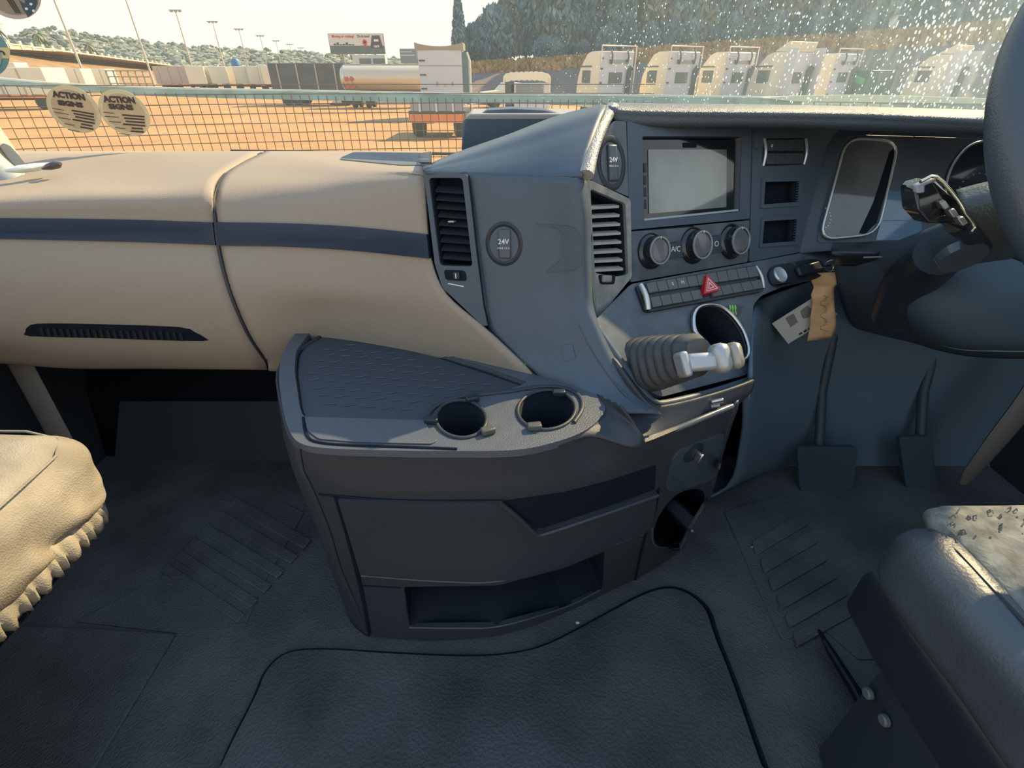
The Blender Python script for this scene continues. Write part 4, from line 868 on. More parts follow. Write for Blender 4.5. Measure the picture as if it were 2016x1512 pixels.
def gap(pts, r=.002, m=VOID, par=None, o=.001, name='panel_gap'):
    return tube(name, [BS.at(a, b)[0] + BS.at(a, b)[1] * o for a, b in sm2(pts, 5, False)], r, m, par or con, n=6)
gap([(662, 974), (680, 1035), (700, 1110), (716, 1180), (728, 1245)], .0038)
gap([(630, 972), (750, 982), (850, 985), (985, 984)], .0022)
gap([(1296, 960), (1288, 1005), (1272, 1045), (1258, 1100), (1250, 1140)], .0028)
gap([(712, 1131), (870, 1142), (985, 1141), (1110, 1106), (1200, 1070), (1272, 1043)], .0018, mat('lip_slate', (.07, .09, .1), .35), o=.002, name='slot_lip')
gap([(716, 1152), (790, 1156)], .0015)
gap([(1210, 1070), (1266, 1050)], .0013, mat('lip_slate', (.07, .09, .1), .35), o=.002, name='slot_lip')
gap([(806, 1233), (900, 1234), (985, 1230), (1110, 1194), (1180, 1160)], .0018, mat('lip_slate', (.07, .09, .1), .35), o=.002, name='slot_lip')
kpn = plate('lock_panel', BS, rnd([(1336, 884), (1424, 850), (1416, 920), (1398, 945), (1322, 968), (1308, 960), (1320, 905)], 8), mat('lock_slate', (.022, .030, .036), .35), con, off=.003, thick=.004, step=25, bevel=.0015)
p_, R_, s_ = frame_at(BS, 1362, 888)
lathe('lock_boss', p_, R_, [(.020, .002), (.020, .005), (.014, .008), (.002, .008)], BLACK, kpn, n=26)
box('lock_toggle', p_ + R_ @ Vector((.002, 0, .014)), (.006, .018, .014), CHROME, kpn, R_ @ Matrix.Rotation(.3, 3, 'Z'), bevel=.002)
hl_ = [BS.at(a, b)[0] + BS.at(a, b)[1] * .001 for a, b in sm2([(1238, 872), (1262, 866), (1300, 854), (1340, 840), (1400, 815), (1440, 799)], 4, False)]
tube('shoulder_edge', hl_, .0045, mat('shoulder', (.11, .13, .14), .3, spec=.8), con, n=8)  # paler tube paints the highlight along the console shoulder

# ================================================================== FLOOR MATS
FP = Plane(Vector((0, 0, 0)), Vector((1, 0, 0)), Vector((0, 1, 0)))
gmt = sm2([(360, 1700), (440, 1512), (505, 1380), (530, 1325), (570, 1292), (640, 1285), (760, 1292), (900, 1298), (1000, 1294), (1080, 1274), (1180, 1222), (1260, 1180), (1310, 1165), (1350, 1174), (1385, 1205), (1405, 1260), (1440, 1350), (1495, 1512), (1560, 1700)], 4)
gm_ = plate('gangway_mat', FP, gmt, MATR, None, off=.012, thick=.0125, bevel=.005); tag(gm_, 'pebbled black rubber mat with a rounded front edge in the middle of the floor', 'floor mat')
tube('groove', [PZ(a, b, .004) for a, b in sm2([(380, 1700), (436, 1512), (500, 1378), (526, 1320), (568, 1287), (640, 1280), (760, 1287), (900, 1293), (1000, 1289), (1080, 1269), (1180, 1217), (1260, 1174), (1312, 1158), (1356, 1168), (1394, 1200), (1414, 1258), (1450, 1350), (1508, 1512), (1580, 1700)], 4, False)], .0045, VOID, gm_, n=6)
lm = plate('passenger_mat', FP, [(-300, 1222), (200, 1240), (347, 1251), (190, 1512), (80, 1700), (-600, 1700)], RUBBER, None, off=.006, thick=.007, bevel=.0025); tag(lm, 'flat dark rubber mat with a square corner at the bottom left', 'floor mat')
rm = plate('driver_mat', FP, sm2([(1425, 1010), (1500, 985), (1600, 990), (1660, 1040), (1740, 1180), (1760, 1300)], 2, False) + [(1690, 1300), (1618, 1238), (1540, 1262), (1500, 1180)], RUBBER, None, off=.004, thick=.005, bevel=.0015); tag(rm, 'ribbed rubber mat in the driver footwell', 'floor mat')
for k in range(6):
    a = Vector((1478 + k * 16, 1072 + k * 36)); b = a + Vector((104 + k * 3, -62 - k * 1)); w_ = Vector((9, 26))
    plate('rib', FP, rnd([tuple(a), tuple(b), tuple(b + w_), tuple(a + w_)], 6), RUBBER, rm, off=.011, thick=.008, bevel=.003)
fm = plate('footwell_mat', FP, [(150, 1225), (330, 1130), (430, 985), (560, 990), (600, 1010), (520, 1150), (480, 1240), (345, 1248)], RUBBER, None, off=.003, thick=.004, bevel=.0015); tag(fm, 'dark rubber mat with faint diagonal ribs left of the console', 'floor mat')
for k in range(6):
    a = Vector((318 + k * 26, 1128 - k * 26)); b = a + Vector((150, 100 - k * 3))
    plate('rib', FP, [tuple(a), tuple(b), tuple(b + Vector((16, -16))), tuple(a + Vector((16, -16)))], RUBBER, fm, off=.007, thick=.005, bevel=.002)
for (a, b), lb in (((1137, 1226), 'tiny pale crumb on the mat edge before the console'), ((1481, 1077), 'tiny reddish chip on the floor right of the console')):
    c_ = lathe('crumb', PZ(a, b, .016 if a < 1200 else .006), Matrix.Rotation(.5, 3, 'X'), [(.001, -.002), (.0045, -.001), (.004, .002), (.001, .003)], mat('crumb_pale', (.55, .5, .42), .8) if a < 1200 else mat('crumb_red', (.5, .28, .2), .8), n=7, sx=1, sy=.6); tag(c_, lb, 'crumb')
# toe board in passenger footwell
tb = plate('toe_board', Plane(PY(250, 915, 1.09), PY(560, 915, 1.09), PY(250, 790, 1.15)), rnd([(235, 790), (600, 790), (620, 918), (225, 915)], 6), mat('toe_slate', (.030, .044, .052), .6), None, off=0, thick=.02, bevel=.004); tag(tb, 'dark sloping toe board at the front of the passenger footwell', 'toe board')
sl_ = tube('door_strut', [PY(20, 680, .95), PY(48, 730, .93), PY(110, 845, .9), PY(140, 900, .88)], .030, mat('strut_beige', (.16, .14, .115), .6), None, n=12, flat=.35, up=Vector((0, 1, 0))); tag(sl_, 'slanting beige trim strut under the left end of the dash', 'strut')
sr_ = tube('door_strut', [PY(2070, 720, .98), PY(2016, 800, .95), PY(1960, 870, .93), PY(1912, 930, .92), PY(1898, 952, .92)], [.034, .034, .030, .022, .012], mat('strut_beige', (.16, .14, .115), .6), None, n=12, flat=.35, up=Vector((0, 1, 0))); tag(sr_, 'slanting beige trim strut in the driver footwell at right', 'strut')
# pedals
for lb, pts, ya, yb in (('dark brake pedal with a pale lower edge in the driver footwell', [(1570, 880), (1690, 880), (1680, 960), (1650, 985), (1600, 985), (1575, 965)], 1.0, .96), ('narrow dark accelerator pedal near the right footwell wall', [(1770, 860), (1830, 860), (1850, 960), (1785, 965)], 1.02, .98)):
    pp = Plane(PY(pts[0][0], pts[0][1], ya), PY(pts[1][0], pts[1][1], ya), PY(pts[3][0], pts[3][1], yb))
    pe = thing('pedal', pp.at(pts[0][0] + 40, 940)[0], lb, 'pedal')
    plate('pad', pp, rnd(pts, 10), mat('pedal_rubber', (.050, .075, .095), .5), pe, off=0, thick=.014, bevel=.004)
    q0 = pp.at(pts[0][0] + 50, 900)[0]; tube('pedal_arm', [q0 + Vector((0, .02, 0)), q0 + Vector((0, .10, .15)), q0 + Vector((0, .14, .3))], .012, mat('pedal_rubber', (.05, .075, .095), .5), pe, n=8)

# ================================================================== SEATS
def cushion(x0, x1, y0, y1, z0, z1, r, wr=0.0, n=26, sag=.0, ph=0):
    """rounded block with wrinkle folds in its sides"""
    bm = bmesh.new(); bmesh.ops.create_cube(bm, size=1); bmesh.ops.subdivide_edges(bm, edges=bm.edges[:], cuts=n, use_grid_fill=True)
    c = Vector(((x0 + x1) / 2, (y0 + y1) / 2, (z0 + z1) / 2)); h = Vector(((x1 - x0) / 2, (y1 - y0) / 2, (z1 - z0) / 2))
    for v in bm.verts:
        p = Vector((v.co.x * 2 * h.x, v.co.y * 2 * h.y, v.co.z * 2 * h.z))
        q = Vector([max(-h[i] + r, min(h[i] - r, p[i])) for i in range(3)]); d = p - q
        if d.length > 1e-6: p = q + d.normalized() * r
        f = max(0, min(1, (h.z * .55 - p.z) / h.z))
        if wr and (abs(d.x) > 1e-5 or abs(d.y) > 1e-5):
            s = (p.x + p.y) * 44 + ph; o = Vector((p.x / h.x, p.y / h.y, 0)).normalized()
            k = math.sin(s + 1.6 * math.sin(p.z * 40 + s * .3)) + .5 * math.sin(s * 2.3 + p.z * 25)
            p += o * wr * k * f
        if p.z > h.z * .6: p.z -= sag * (1 - (p.x / h.x) ** 2) * (1 - (p.y / h.y) ** 2) - .002 * math.sin(p.x * 30 + 1) * math.sin(p.y * 26)
        v.co = c + p
    return bm
def ruffle(name, x0, x1, y0, y1, zc, amp, m, par):
    path = []
    for k in range(420):
        f = k / 419
        if f < .62: p = Vector((x1, y0 + (y1 - .07 - y0) * f / .62, zc)); o = Vector((1, 0, 0))
        elif f < .72:
            a = (f - .62) / .10 * math.pi / 2; p = Vector((x1 - .07 + .07 * math.cos(a), y1 - .07 + .07 * math.sin(a), zc)); o = Vector((math.cos(a), math.sin(a), 0))
        else: p = Vector((x1 - .07 - (x1 - .07 - x0) * (f - .72) / .28, y1, zc)); o = Vector((0, 1, 0))
        s = k * 1.05 + math.sin(k * .37) * 1.3
        path.append((p, o, s))
    rows = []
    for i, dz in enumerate((.030, .016, .004, -.008, -.016)):
        rows.append([p + o * (amp * (.25 + .25 * i) * math.sin(s) - .004 - .003 * abs(i - 2)) + Vector((0, 0, dz + .003 * math.sin(s * 1.7) * (i > 2))) for p, o, s in path])
    return sheet(name, rows, m, par, .0015, 70)[0]
COV = mat('cover_canvas', (.30, .27, .215), .85, noise=.2, nscale=14, bump=.35, bscale=420, btype='voronoi', spec=.15)
ps = thing('cab_chair', (-.87, .25, 0), 'passenger seat under a dusty beige cover with a gathered hem', 'seat')
fin('seat_cover', cushion(-1.16, -.605, -.25, .565, .405, .548, .055, .008, 44, .004), COV, ps, 0, 60)
ruffle('cover_hem', -1.16, -.612, -.25, .558, .405, .0045, COV, ps)
tube('cover_seam', [Vector((-.61 + .0 * i, -.2 + i * .05, .535 + .002 * (i % 2))) for i in range(14)] + [Vector((-.616, .50, .535)), Vector((-.64, .535, .536)), Vector((-.70, .552, .536)), Vector((-.9, .554, .536))], .0018, COV, ps, n=6)
fin('seat_pan', cushion(-1.14, -.66, -.25, .50, .33, .42, .03, 0, 6), VOID, ps, 0, 50)
box('seat_pedestal', (-1.0, .0, .17), (.22, .36, .34), SLATE, ps, bevel=.02)
ds = thing('cab_chair', (.80, .1, 0), 'dark leather driver seat with a frayed grey-beige cover on its front edge', 'seat')
DL = mat('seat_leather', (.066, .080, .092), .42, noise=.15, nscale=9, bump=.35, bscale=260, spec=.55)
fin('seat_cushion', cushion(.478, 1.06, -.35, .425, .375, .502, .05, .002, 26, .010, 2), DL, ds, 0, 60)
fin('side_bolster', cushion(.466, .545, -.35, .415, .40, .512, .035, .0015, 20, 0, 1), DL, ds, 0, 60)
tube('bolster_seam', [Vector((.506, -.3, .5125)), Vector((.506, 0, .5135)), Vector((.506, .2, .5135)), Vector((.506, .36, .513)), Vector((.506, .40, .502)), Vector((.505, .416, .48))], .0022, BLACK, ds, n=6)
fin('seat_shroud', cushion(.487, 1.05, -.35, .44, .285, .40, .03, 0, 8), BLACK, ds, 0, 50)
fin('seat_base', cushion(.50, 1.02, -.35, .36, .0, .30, .03, 0, 8), mat('base_slate', (.026, .036, .043), .5), ds, 0, 50)
FRY = mat('frayed_cover', (.19, .195, .17), .85, noise=.35, nscale=45, bump=.8, bscale=160)
fin('frayed_cover', cushion(.515, 1.0, .02, .436, .48, .520, .02, .003, 16, .002, 5), FRY, ds, 0, 60)
bm = bmesh.new()
for k in range(150):
    x = .52 + random.random() * .44; y = .37 + random.random() * .05; z = .514 + random.random() * .006
    a = random.random() * 6.28; l = .003 + random.random() * .006
    pts = [Vector((x, y, z)), Vector((x + math.cos(a) * l * .5, y + abs(math.sin(a)) * l * .4, z + .004)), Vector((x + math.cos(a) * l, y + abs(math.sin(a)) * l * .8, z - .002))]
    b2 = tubem(pts, .0009, 3); me_ = bpy.data.meshes.new('w'); b2.to_mesh(me_); b2.free(); bm.from_mesh(me_); bpy.data.meshes.remove(me_)
fr = fin('frayed_threads', bm, FRY, ds); fr['kind'] = 'stuff'
sr2 = thing('seat_rail', (.50, .1, 0), 'long dark floor rail running beside the driver seat base', 'rail')
tube('rail', [PZ(1612, 1240, .012), PZ(1640, 1290, .02), PZ(1690, 1370, .02), PZ(1790, 1560, .02)], [.003, .010, .012, .012], VOID, sr2, n=8, flat=.6)
tube('rail_edge', [PZ(1622, 1262, .022), PZ(1680, 1355, .034), PZ(1780, 1550, .034)], .003, SLATE, sr2, n=6)
for lb, (a, b) in (('small grey bolt on the driver seat base, the upper one', (1710, 1365)), ('small grey bolt on the driver seat base, the lower one', (1742, 1418))):
    q = PT(a, b, .60 if a < 1730 else .56); d_ = ray(a, b); xs = .497; q = EYE + d_ * (xs / d_.x)
    bo = lathe('bolt', q, Matrix(((0, 0, -1), (0, 1, 0), (1, 0, 0))), [(.008, -.002), (.008, .003), (.006, .005), (.001, .005)], mat('bolt_grey', (.12, .14, .14), .4), n=12); tag(bo, lb, 'bolt')
# ================================================================== OUTSIDE
GZ = -1.38
def hz_(py, Y):                                # world height seen on a pixel row at distance Y
    v = (756 - py) / F; return EYE.z + (-SP + v * CP) / (CP + v * SP) * Y
gnd = mat('orange_sand', (.46, .27, .125), .95, noise=.10, nscale=.25, spec=.1, col2=(.38, .21, .095))
bm = bmesh.new(); bmesh.ops.create_grid(bm, x_segments=60, y_segments=60, size=1)
for v in bm.verts: v.co = Vector((v.co.x * 900, v.co.y * 600 + 590, GZ + .0))
g_ = fin('ground', bm, gnd); tag(g_, kind='structure')
# distant hill, houses and trees, air haze mixed into their colours
HIL = mat('hazy_hill', (.34, .33, .27), .95, nscale=.02, col2=(.28, .29, .25), spec=.1)
prof_ = [(-500, 60), (-200, 70), (-20, 80), (30, 74), (68, 54), (130, 62), (200, 76), (330, 92), (420, 97), (520, 103), (640, 109), (760, 118), (850, 128), (950, 140)]
def ridge(px):
    for (a, b), (c, d) in zip(prof_, prof_[1:]):
        if a <= px <= c: return b + (d - b) * (px - a) / (c - a)
    return 145
rows = []
for i in range(9):
    f = i / 8; Y = 300 + 320 * f; r = []
    for j in range(120):
        px = -500 + j * 12.2; yr = ridge(px); top_ = hz_(yr, 620); z = GZ + (top_ - GZ) * (f ** 1.3)
        q = GX(px, Y, z); q.z = z + random.uniform(-1, 1) * 1.2 * f; r.append(q)
    rows.append(r)
rows.append([Vector((q.x, 700, GZ)) for q in rows[-1]])
h_, HS_ = sheet('hill', rows, HIL, None, 0, 0); tag(h_, kind='structure')
bmh, bmt = bmesh.new(), bmesh.new()
for k in range(1900):
    px = random.uniform(-60, 860); f = random.random() ** .8; Y = 305 + 305 * f; z = GZ + (hz_(ridge(px), 620) - GZ) * f ** 1.3
    q = GX(px, Y, z)
    if k < 330: addbox(bmh, q + Vector((0, 0, 1.5)), (random.uniform(3, 7), 4, random.uniform(1.6, 3)), Matrix.Rotation(random.random(), 3, 'Z'))
    else: bmesh.ops.create_icosphere(bmt, subdivisions=1, radius=random.uniform(1.2, 2.8), matrix=Matrix.Translation(q + Vector((0, 0, 1.5))) @ Matrix.Diagonal((1.4, 1, random.uniform(.7, 1.3), 1)))
hh = fin('distant_houses', bmh, mat('far_house', (.55, .52, .44), .8), None, 0, 0); tag(hh, 'small pale houses scattered over the hazy hillside', 'houses', kind='stuff')
ht = fin('distant_trees', bmt, mat('far_tree', (.25, .27, .22), .9, noise=.2, nscale=.1), None, 0, 40); tag(ht, 'grey-green tree clumps between the houses on the far hill', 'trees', kind='stuff')
# boundary wall on its bank
WA = GX(-60, 150, hz_(93, 150)); WB = GX(335, 300, hz_(137, 300))
bk = [[GX(-60, 100, GZ), GX(120, 130, GZ), GX(335, 230, GZ)], [WA + Vector((0, -3, 0)), (WA + WB) / 2 + Vector((0, -3, 0)), WB + Vector((0, -3, 0))], [WA + Vector((0, 30, 0)), (WA + WB) / 2 + Vector((0, 30, 0)), WB + Vector((0, 30, 0))]]
bk = [spline(r, 8) for r in bk]
b_, _ = sheet('bank', bk, mat('brown_bank', (.28, .17, .08), .95, noise=.2, nscale=.15), None, 0, 40); tag(b_, kind='structure')
bw = thing('boundary_wall', WA, 'white wall with square posts stepping along the brown bank at left', 'wall')
WM = mat('white_wall', (.6, .57, .46), .7); WP = mat('wall_panel', (.42, .41, .32), .8)
NP = 26
for k in range(NP + 1):
    f = (k / NP) ** 1.0; q = WA + (WB - WA) * f
    box('wall_post', q + Vector((0, 0, 1.4)), (.8, .8, 3.0), WM, bw)
    if k < NP:
        q2 = WA + (WB - WA) * ((k + 1) / NP); c = (q + q2) / 2; d = (q2 - q); R = Matrix.Rotation(math.atan2(d.y, d.x), 3, 'Z')
        box('wall_panel', c + Vector((0, 0, .85)), (d.length, .25, 1.9), WP, bw, R)
        box('wall_coping', c + Vector((0, 0, 1.95)), (d.length, .5, .35), WM, bw, R)
# palms behind the wall
def palm(q, h, lb):
    t_ = thing('palm_tree', q, lb, 'tree', 'palms behind the boundary wall')
    tube('trunk', [q, q + Vector((.2, 0, h * .5)), q + Vector((0, 0, h))], [.5, .35, .3], mat('palm_trunk', (.30, .26, .18), .9), t_, n=7)
    bm = bmesh.new()
    for k in range(16):
        a = k * 2.4; u = Vector((math.cos(a), math.sin(a), 0)); s = Vector((-u.y, u.x, 0)); el = .9 - (k % 4) * .5; prev = None
        for i in range(7):
            f = i / 6; c = q + Vector((0, 0, h)) + u * 3.4 * f + Vector((0, 0, el * 3 * f - 3.2 * f * f)); w_ = .45 * math.sin(math.pi * (.1 + .88 * f))
            pr = [bm.verts.new(c + s * w_ - Vector((0, 0, w_ * .5))), bm.verts.new(c), bm.verts.new(c - s * w_ - Vector((0, 0, w_ * .5)))]
            if prev: bm.faces.new((prev[0], prev[1], pr[1], pr[0])); bm.faces.new((prev[1], prev[2], pr[2], pr[1]))
            prev = pr
    fin('fronds', bm, mat('palm_frond', (.24, .27, .15), .8), t_)
for px, Y, h, lb in ((97, 190, 8, 'palm rising behind the white wall, the tallest with a full crown'), (18, 180, 10, 'palm at the left picture edge behind the white wall'), (190, 235, 7, 'small palm behind the white wall, the rightmost of three')):
    palm(GX(px, Y, GZ + 5), h, lb)
# lamp masts
LM = mat('mast_grey', (.50, .48, .40), .6)
lp = [(178, 95, None), (306, 118, None), (345, 20, 1), (418, 42, 1), (470, 57, 1), (512, 70, 1), (543, 80, 1), (570, 87, 1), (592, 94, 1)]
ordn = ['nearest, leftmost', 'second from the left', 'third from the left', 'fourth from the left', 'fifth from the left', 'sixth from the left', 'seventh from the left', 'eighth from the left', 'farthest, rightmost']
for k, (px, py, fl_) in enumerate(lp):
    if fl_:
        v = (756 - py) / F; t_ = 15.65 / (-SP + v * CP); q = EYE + ray(px, py) * t_; q.z = GZ
    else: q = GX(px, py, GZ)
    m = thing('lamp_mast', q, 'slender floodlight mast on the yard, ' + ordn[k] + ' of nine', 'lamp mast', 'floodlight masts receding over the yard')
    r = .16 if k < 2 else .20
    tube('pole', [q, q + Vector((0, 0, 18))], [r * 1.3, r * .7], LM, m, n=8)
    bm = bmesh.new(); addbox(bm, q + Vector((0, 0, 18)), (3.2 + k * .25, .5, .25))
    for s in (-1.2, 0, 1.2): addbox(bm, q + Vector((s, 0, 17.8)), (.7, .6, .5))
    fin('lamp_head', bm, mat('lamp_grey', (.36, .36, .32), .6), m)
# billboards
def billboard(x0, x1, y0, y1, Y, lb, style):
    a, b, c, d = PY(x0, y0, Y), PY(x1, y0 + 2, Y), PY(x1, y1 + 2, Y), PY(x0, y1, Y)
    cc = (a + b + c + d) / 4; w_ = (b.x - a.x); h = a.z - d.z
    t_ = thing('billboard', Vector((cc.x, Y, GZ)), lb, 'billboard')
    bd = box('board', cc, (w_, .8, h), mat('board_frame', (.30, .32, .33), .6), t_)
    for s in (-.3, .3): tube('post', [Vector((cc.x + s * w_, Y + .9, GZ)), Vector((cc.x + s * w_, Y + .9, cc.z))], .45, mat('board_frame', (.30, .32, .33), .6), t_, n=8)
    yf = Y - .42; R = Matrix(((1, 0, 0), (0, 0, -1), (0, 1, 0)))
    def rect(n, fx0, fx1, fz0, fz1, m, o=0): return box(n, Vector((cc.x + (fx0 + fx1 - 1) / 2 * w_, yf - .05 - o, cc.z + (fz0 + fz1 - 1) / 2 * h)), ((fx1 - fx0) * w_, .06, (fz1 - fz0) * h), m, bd)
    if style == 0:
        rect('poster', .01, .99, .02, .98, mat('poster_white', (.68, .62, .58), .6)); rect('dark_band', .01, .99, .02, .42, mat('poster_dark', (.10, .14, .14), .6), .04)
        RED = mat('poster_red', (.55, .05, .06), .5)
        text('lettering', 'Moving or renting?', Vector((cc.x - w_ * .23, yf - .15, cc.z + h * .36)), R, h * .17, RED, bd, ex=.02, bold=.03)
        text('lettering', 'Do it now!', Vector((cc.x + w_ * .14, yf - .15, cc.z + h * .36)), R, h * .16, mat('poster_ink', (.05, .05, .06), .5), bd, ex=.02, bold=.03)
        for k in range(7): rect('car_shape', .08 + k * .055, .125 + k * .055, .44, .52 + .05 * math.sin(k * 2), mat('poster_ink', (.05, .05, .06), .5), .06)
        pc = Vector((cc.x + w_ * .15, yf - .12, cc.z + h * .08))
        lathe('map_pin', pc, R, [(h * .14, 0), (h * .14, .05), (h * .06, .05), (h * .06, 0)], RED, bd, n=20)
        bm = bmesh.new(); vv = [bm.verts.new(pc + Vector((x * h, -.02 * s, z * h))) for s in (0, 1) for x, z in ((-.11, -.07), (.11, -.07), (0, -.30))]
        bm.faces.new(vv[:3]); bm.faces.new(vv[3:]); fin('map_pin_tip', bm, RED, bd)
        bm = bmesh.new()
        bx_ = [( .79, .90), (.93, .90), (.97, .30), (.74, .30)]
        vv = [bm.verts.new(Vector((cc.x + (x - .5) * w_, yf - .16 - .04 * s, cc.z + (z - .5) * h))) for s in (0, 1) for x, z in bx_]
        bm.faces.new(vv[:4]); bm.faces.new(vv[4:])
        for i in range(4): bm.faces.new((vv[i], vv[(i + 1) % 4], vv[4 + (i + 1) % 4], vv[4 + i]))
        fin('dark_badge', bm, mat('badge_dark', (.05, .04, .05), .5), bd)
        text('lettering', 'cars', Vector((cc.x + w_ * .355, yf - .24, cc.z - h * .10)), R, h * .2, mat('poster_letters', (.8, .75, .75), .5), bd, ex=.02, bold=.03)
        rect('badge_mark', .82, .90, .62, .72, mat('poster_letters', (.8, .75, .75), .5), .2)
    else:
        rect('poster', .02, .98, .03, .97, mat('poster_blue', (.18, .24, .28), .6)); rect('pale_band', .05, .6, .52, .60, mat('poster_pale', (.5, .55, .56), .6), .04)
        rect('pale_band', .05, .5, .75, .82, mat('poster_pale', (.5, .55, .56), .6), .04); rect('lilac_field', .68, .95, .3, .9, mat('poster_lilac', (.34, .34, .42), .6), .04)
billboard(648, 758, 65, 106, 218, 'large red, white and black billboard with a map pin above the tanker', 0)
billboard(788, 836, 95, 124, 200, 'smaller blue-grey billboard beside the tall white truck', 1)
# white gate house below the billboard
gh = thing('gate_house', GX(726, 120), 'white building frame with dark windows under the large billboard', 'building')
a, b = PY(693, 108, 120), PY(761, 140, 120)
box('wall', Vector(((a.x + b.x) / 2, 121, (a.z + GZ) / 2)), (b.x - a.x, 2, a.z - GZ), mat('house_white', (.66, .68, .62), .7), gh)
for s in (0, 1):
    c, d = PY(707 + s * 27, 115, 119.9), PY(731 + s * 27, 129, 119.9); box('window', Vector(((c.x + d.x) / 2, 119.95, (c.z + d.z) / 2)), (d.x - c.x, .2, c.z - d.z), mat('house_window', (.16, .18, .17), .3), gh)
bs = thing('blue_tank', GX(465, 130), 'small blue water tank on a stand among the white trailers', 'tank')
q = PY(465, 127, 130); lathe('tank_shell', q, Matrix.Identity(3), [(.2, -1.3), (.95, -1.1), (1.0, .6), (.6, 1.1), (.1, 1.2)], mat('tank_blue', (.05, .17, .38), .5), bs, n=16)
tube('stand', [Vector((q.x, q.y, GZ)), q - Vector((0, 0, 1.2))], .4, LM, bs, n=6)

# --- trucks seen from behind
TW = mat('truck_white_shaded', (.60, .59, .62), .45); TC = mat('truck_white_sunlit', (.74, .66, .50), .45); TD = mat('truck_dark', (.05, .06, .07), .5); TG = mat('truck_glass', (.08, .10, .11), .15)  # light painted in: shaded white for rears, sunlit cream for cab sides
TYR = mat('tyre', (.03, .03, .03), .8)
def wheel(c, r, w_, par, name='wheel'):
    R = Matrix(((0, 0, 1), (0, 1, 0), (-1, 0, 0)))
    return lathe(name, c, R, [(r * .3, -w_ / 2), (r * .9, -w_ / 2), (r, -w_ * .35), (r, w_ * .35), (r * .9, w_ / 2), (r * .3, w_ / 2)], TYR, par, n=16)
def prismx(name, prof, x0, x1, m, par, bev=.04):
    bm = bmesh.new(); a = [bm.verts.new((x0, y, z)) for y, z in prof]; b = [bm.verts.new((x1, y, z)) for y, z in prof]; n = len(a)
    bm.faces.new(a); bm.faces.new(b)
    for i in range(n): bm.faces.new((a[i], a[(i + 1) % n], b[(i + 1) % n], b[i]))
    return fin(name, bm, m, par, bevel=bev, smooth=30)
def tractor(name, label, cat, group, rack=True, wings=False, hgt=3.45, dark=None):
    t_ = thing(name, (0, 0, 0), label, cat, group)
    body, side = dark or TW, dark or TC
    prismx('cab', [(0, .9), (0, hgt), (.9, hgt), (1.3, hgt - .12), (1.9, hgt - .75), (2.15, 2.2), (2.25, 1.6), (2.25, .6), (.3, .6)], -1.2, 1.2, side, t_)
    box('rear_wall', (0, -.03, (hgt + .9) / 2), (2.36, .06, hgt - .95), body, t_, bevel=.02)
    box('rear_window', (-.05, -.08, 2.15), (.95, .05, .55), TG, t_, bevel=.02)
    for s in (-1, 1): box('side_window', (s * 1.21, 1.25, 2.2), (.04, .85, .65), TG, t_, Matrix.Rotation(0, 3, 'X'), bevel=.02)
    for z in (1.2, 1.9, 2.6, 3.1): box('cab_clip', (-1.08, -.09, z), (.14, .06, .08), TD, t_)
    box('sun_visor', (-1.215, 1.35, 2.72), (.05, 1.2, .07), TD, t_)
    if wings:
        for s in (-1, 1): box('side_wing', (s * 1.18, -.35, 2.3), (.06, .7, 2.6), TW, t_, bevel=.02)
        prismx('roof_spoiler', [(0, hgt), (-.1, hgt + .5), (.1, hgt + .5), (.9, hgt + .05)], -1.15, 1.15, TC, t_)
    if rack:
        f_ = tube('pipe_frame', [(-1.2, -.15, 2.9), (-1.2, -.15, hgt + .25), (1.25, -.15, hgt + .25), (1.25, -.15, 1.0)], .045, mat('rack_pink', (.72, .60, .56), .4), t_, n=6)
        for s in (-.6, .55): tube('air_hose', spline([(s, -.12, hgt + .2), (s + .05, -.3, hgt - .2), (s + .1, -.18, hgt - .6), (s + .05, -.12, hgt - .4)], 4), .05, TD, t_, n=6)
        box('tool_panel', (0, -.09, hgt - .5), (1.1, .05, .16), mat('truck_grey', (.30, .30, .33), .5), t_)
    tube('exhaust_stack', [(.85, -.2, .9), (.85, -.2, 2.5), (.95, -.3, 2.7)], .15, TD, t_, n=10)
    box('chassis', (0, -1.6, .85), (.9, 3.6, .3), TD, t_)
    for y in (1.3, -2.2):
        for s in (-1, 1): wheel(Vector((s * 1.0, y, .5)), .5, .3, t_)
    return t_
def place(o, px, Y, rz, sc=1): o.location = GX(px, Y); o.rotation_euler = (0, 0, rz); o.scale = (sc, sc, sc)
GT = 'white truck tractors parked in a row'
T1 = tractor('truck', 'white truck tractor with a rear pipe frame, leftmost of the parked row', 'truck', GT)
RZ = math.radians(27)
place(T1, 1203, 34, RZ)
for px, Y, lb in ((1328, 34.5, 'white truck tractor with a pipe frame, second from the left in the row'), (1434, 35.5, 'white truck tractor with a pipe frame, third from the left in the row'), (1634, 38, 'white truck tractor with a pipe frame beside the dark green vehicle')):
    c = copy_tree(T1); c['label'] = lb; place(c, px, Y, RZ)
T4 = tractor('truck', 'white truck with a high roof and side wings, fourth in the row', 'truck', GT, False, True, 3.4)
place(T4, 1543, 34, RZ)
T6 = copy_tree(T4); T6['label'] = 'greyish white van-like truck standing alone at the right end'; place(T6, 1845, 38, math.radians(32))
T7 = tractor('truck', 'dark green truck with a bright green stripe behind the rail', 'truck', GT, False, False, 2.55, mat('truck_green', (.05, .10, .09), .4))
box('green_stripe', (-1.235, 1.0, 2.1), (.05, 1.5, .35), mat('stripe_green', (.05, .50, .16), .5), T7, Matrix.Rotation(.3, 3, 'X'))
place(T7, 1710, 38, RZ)
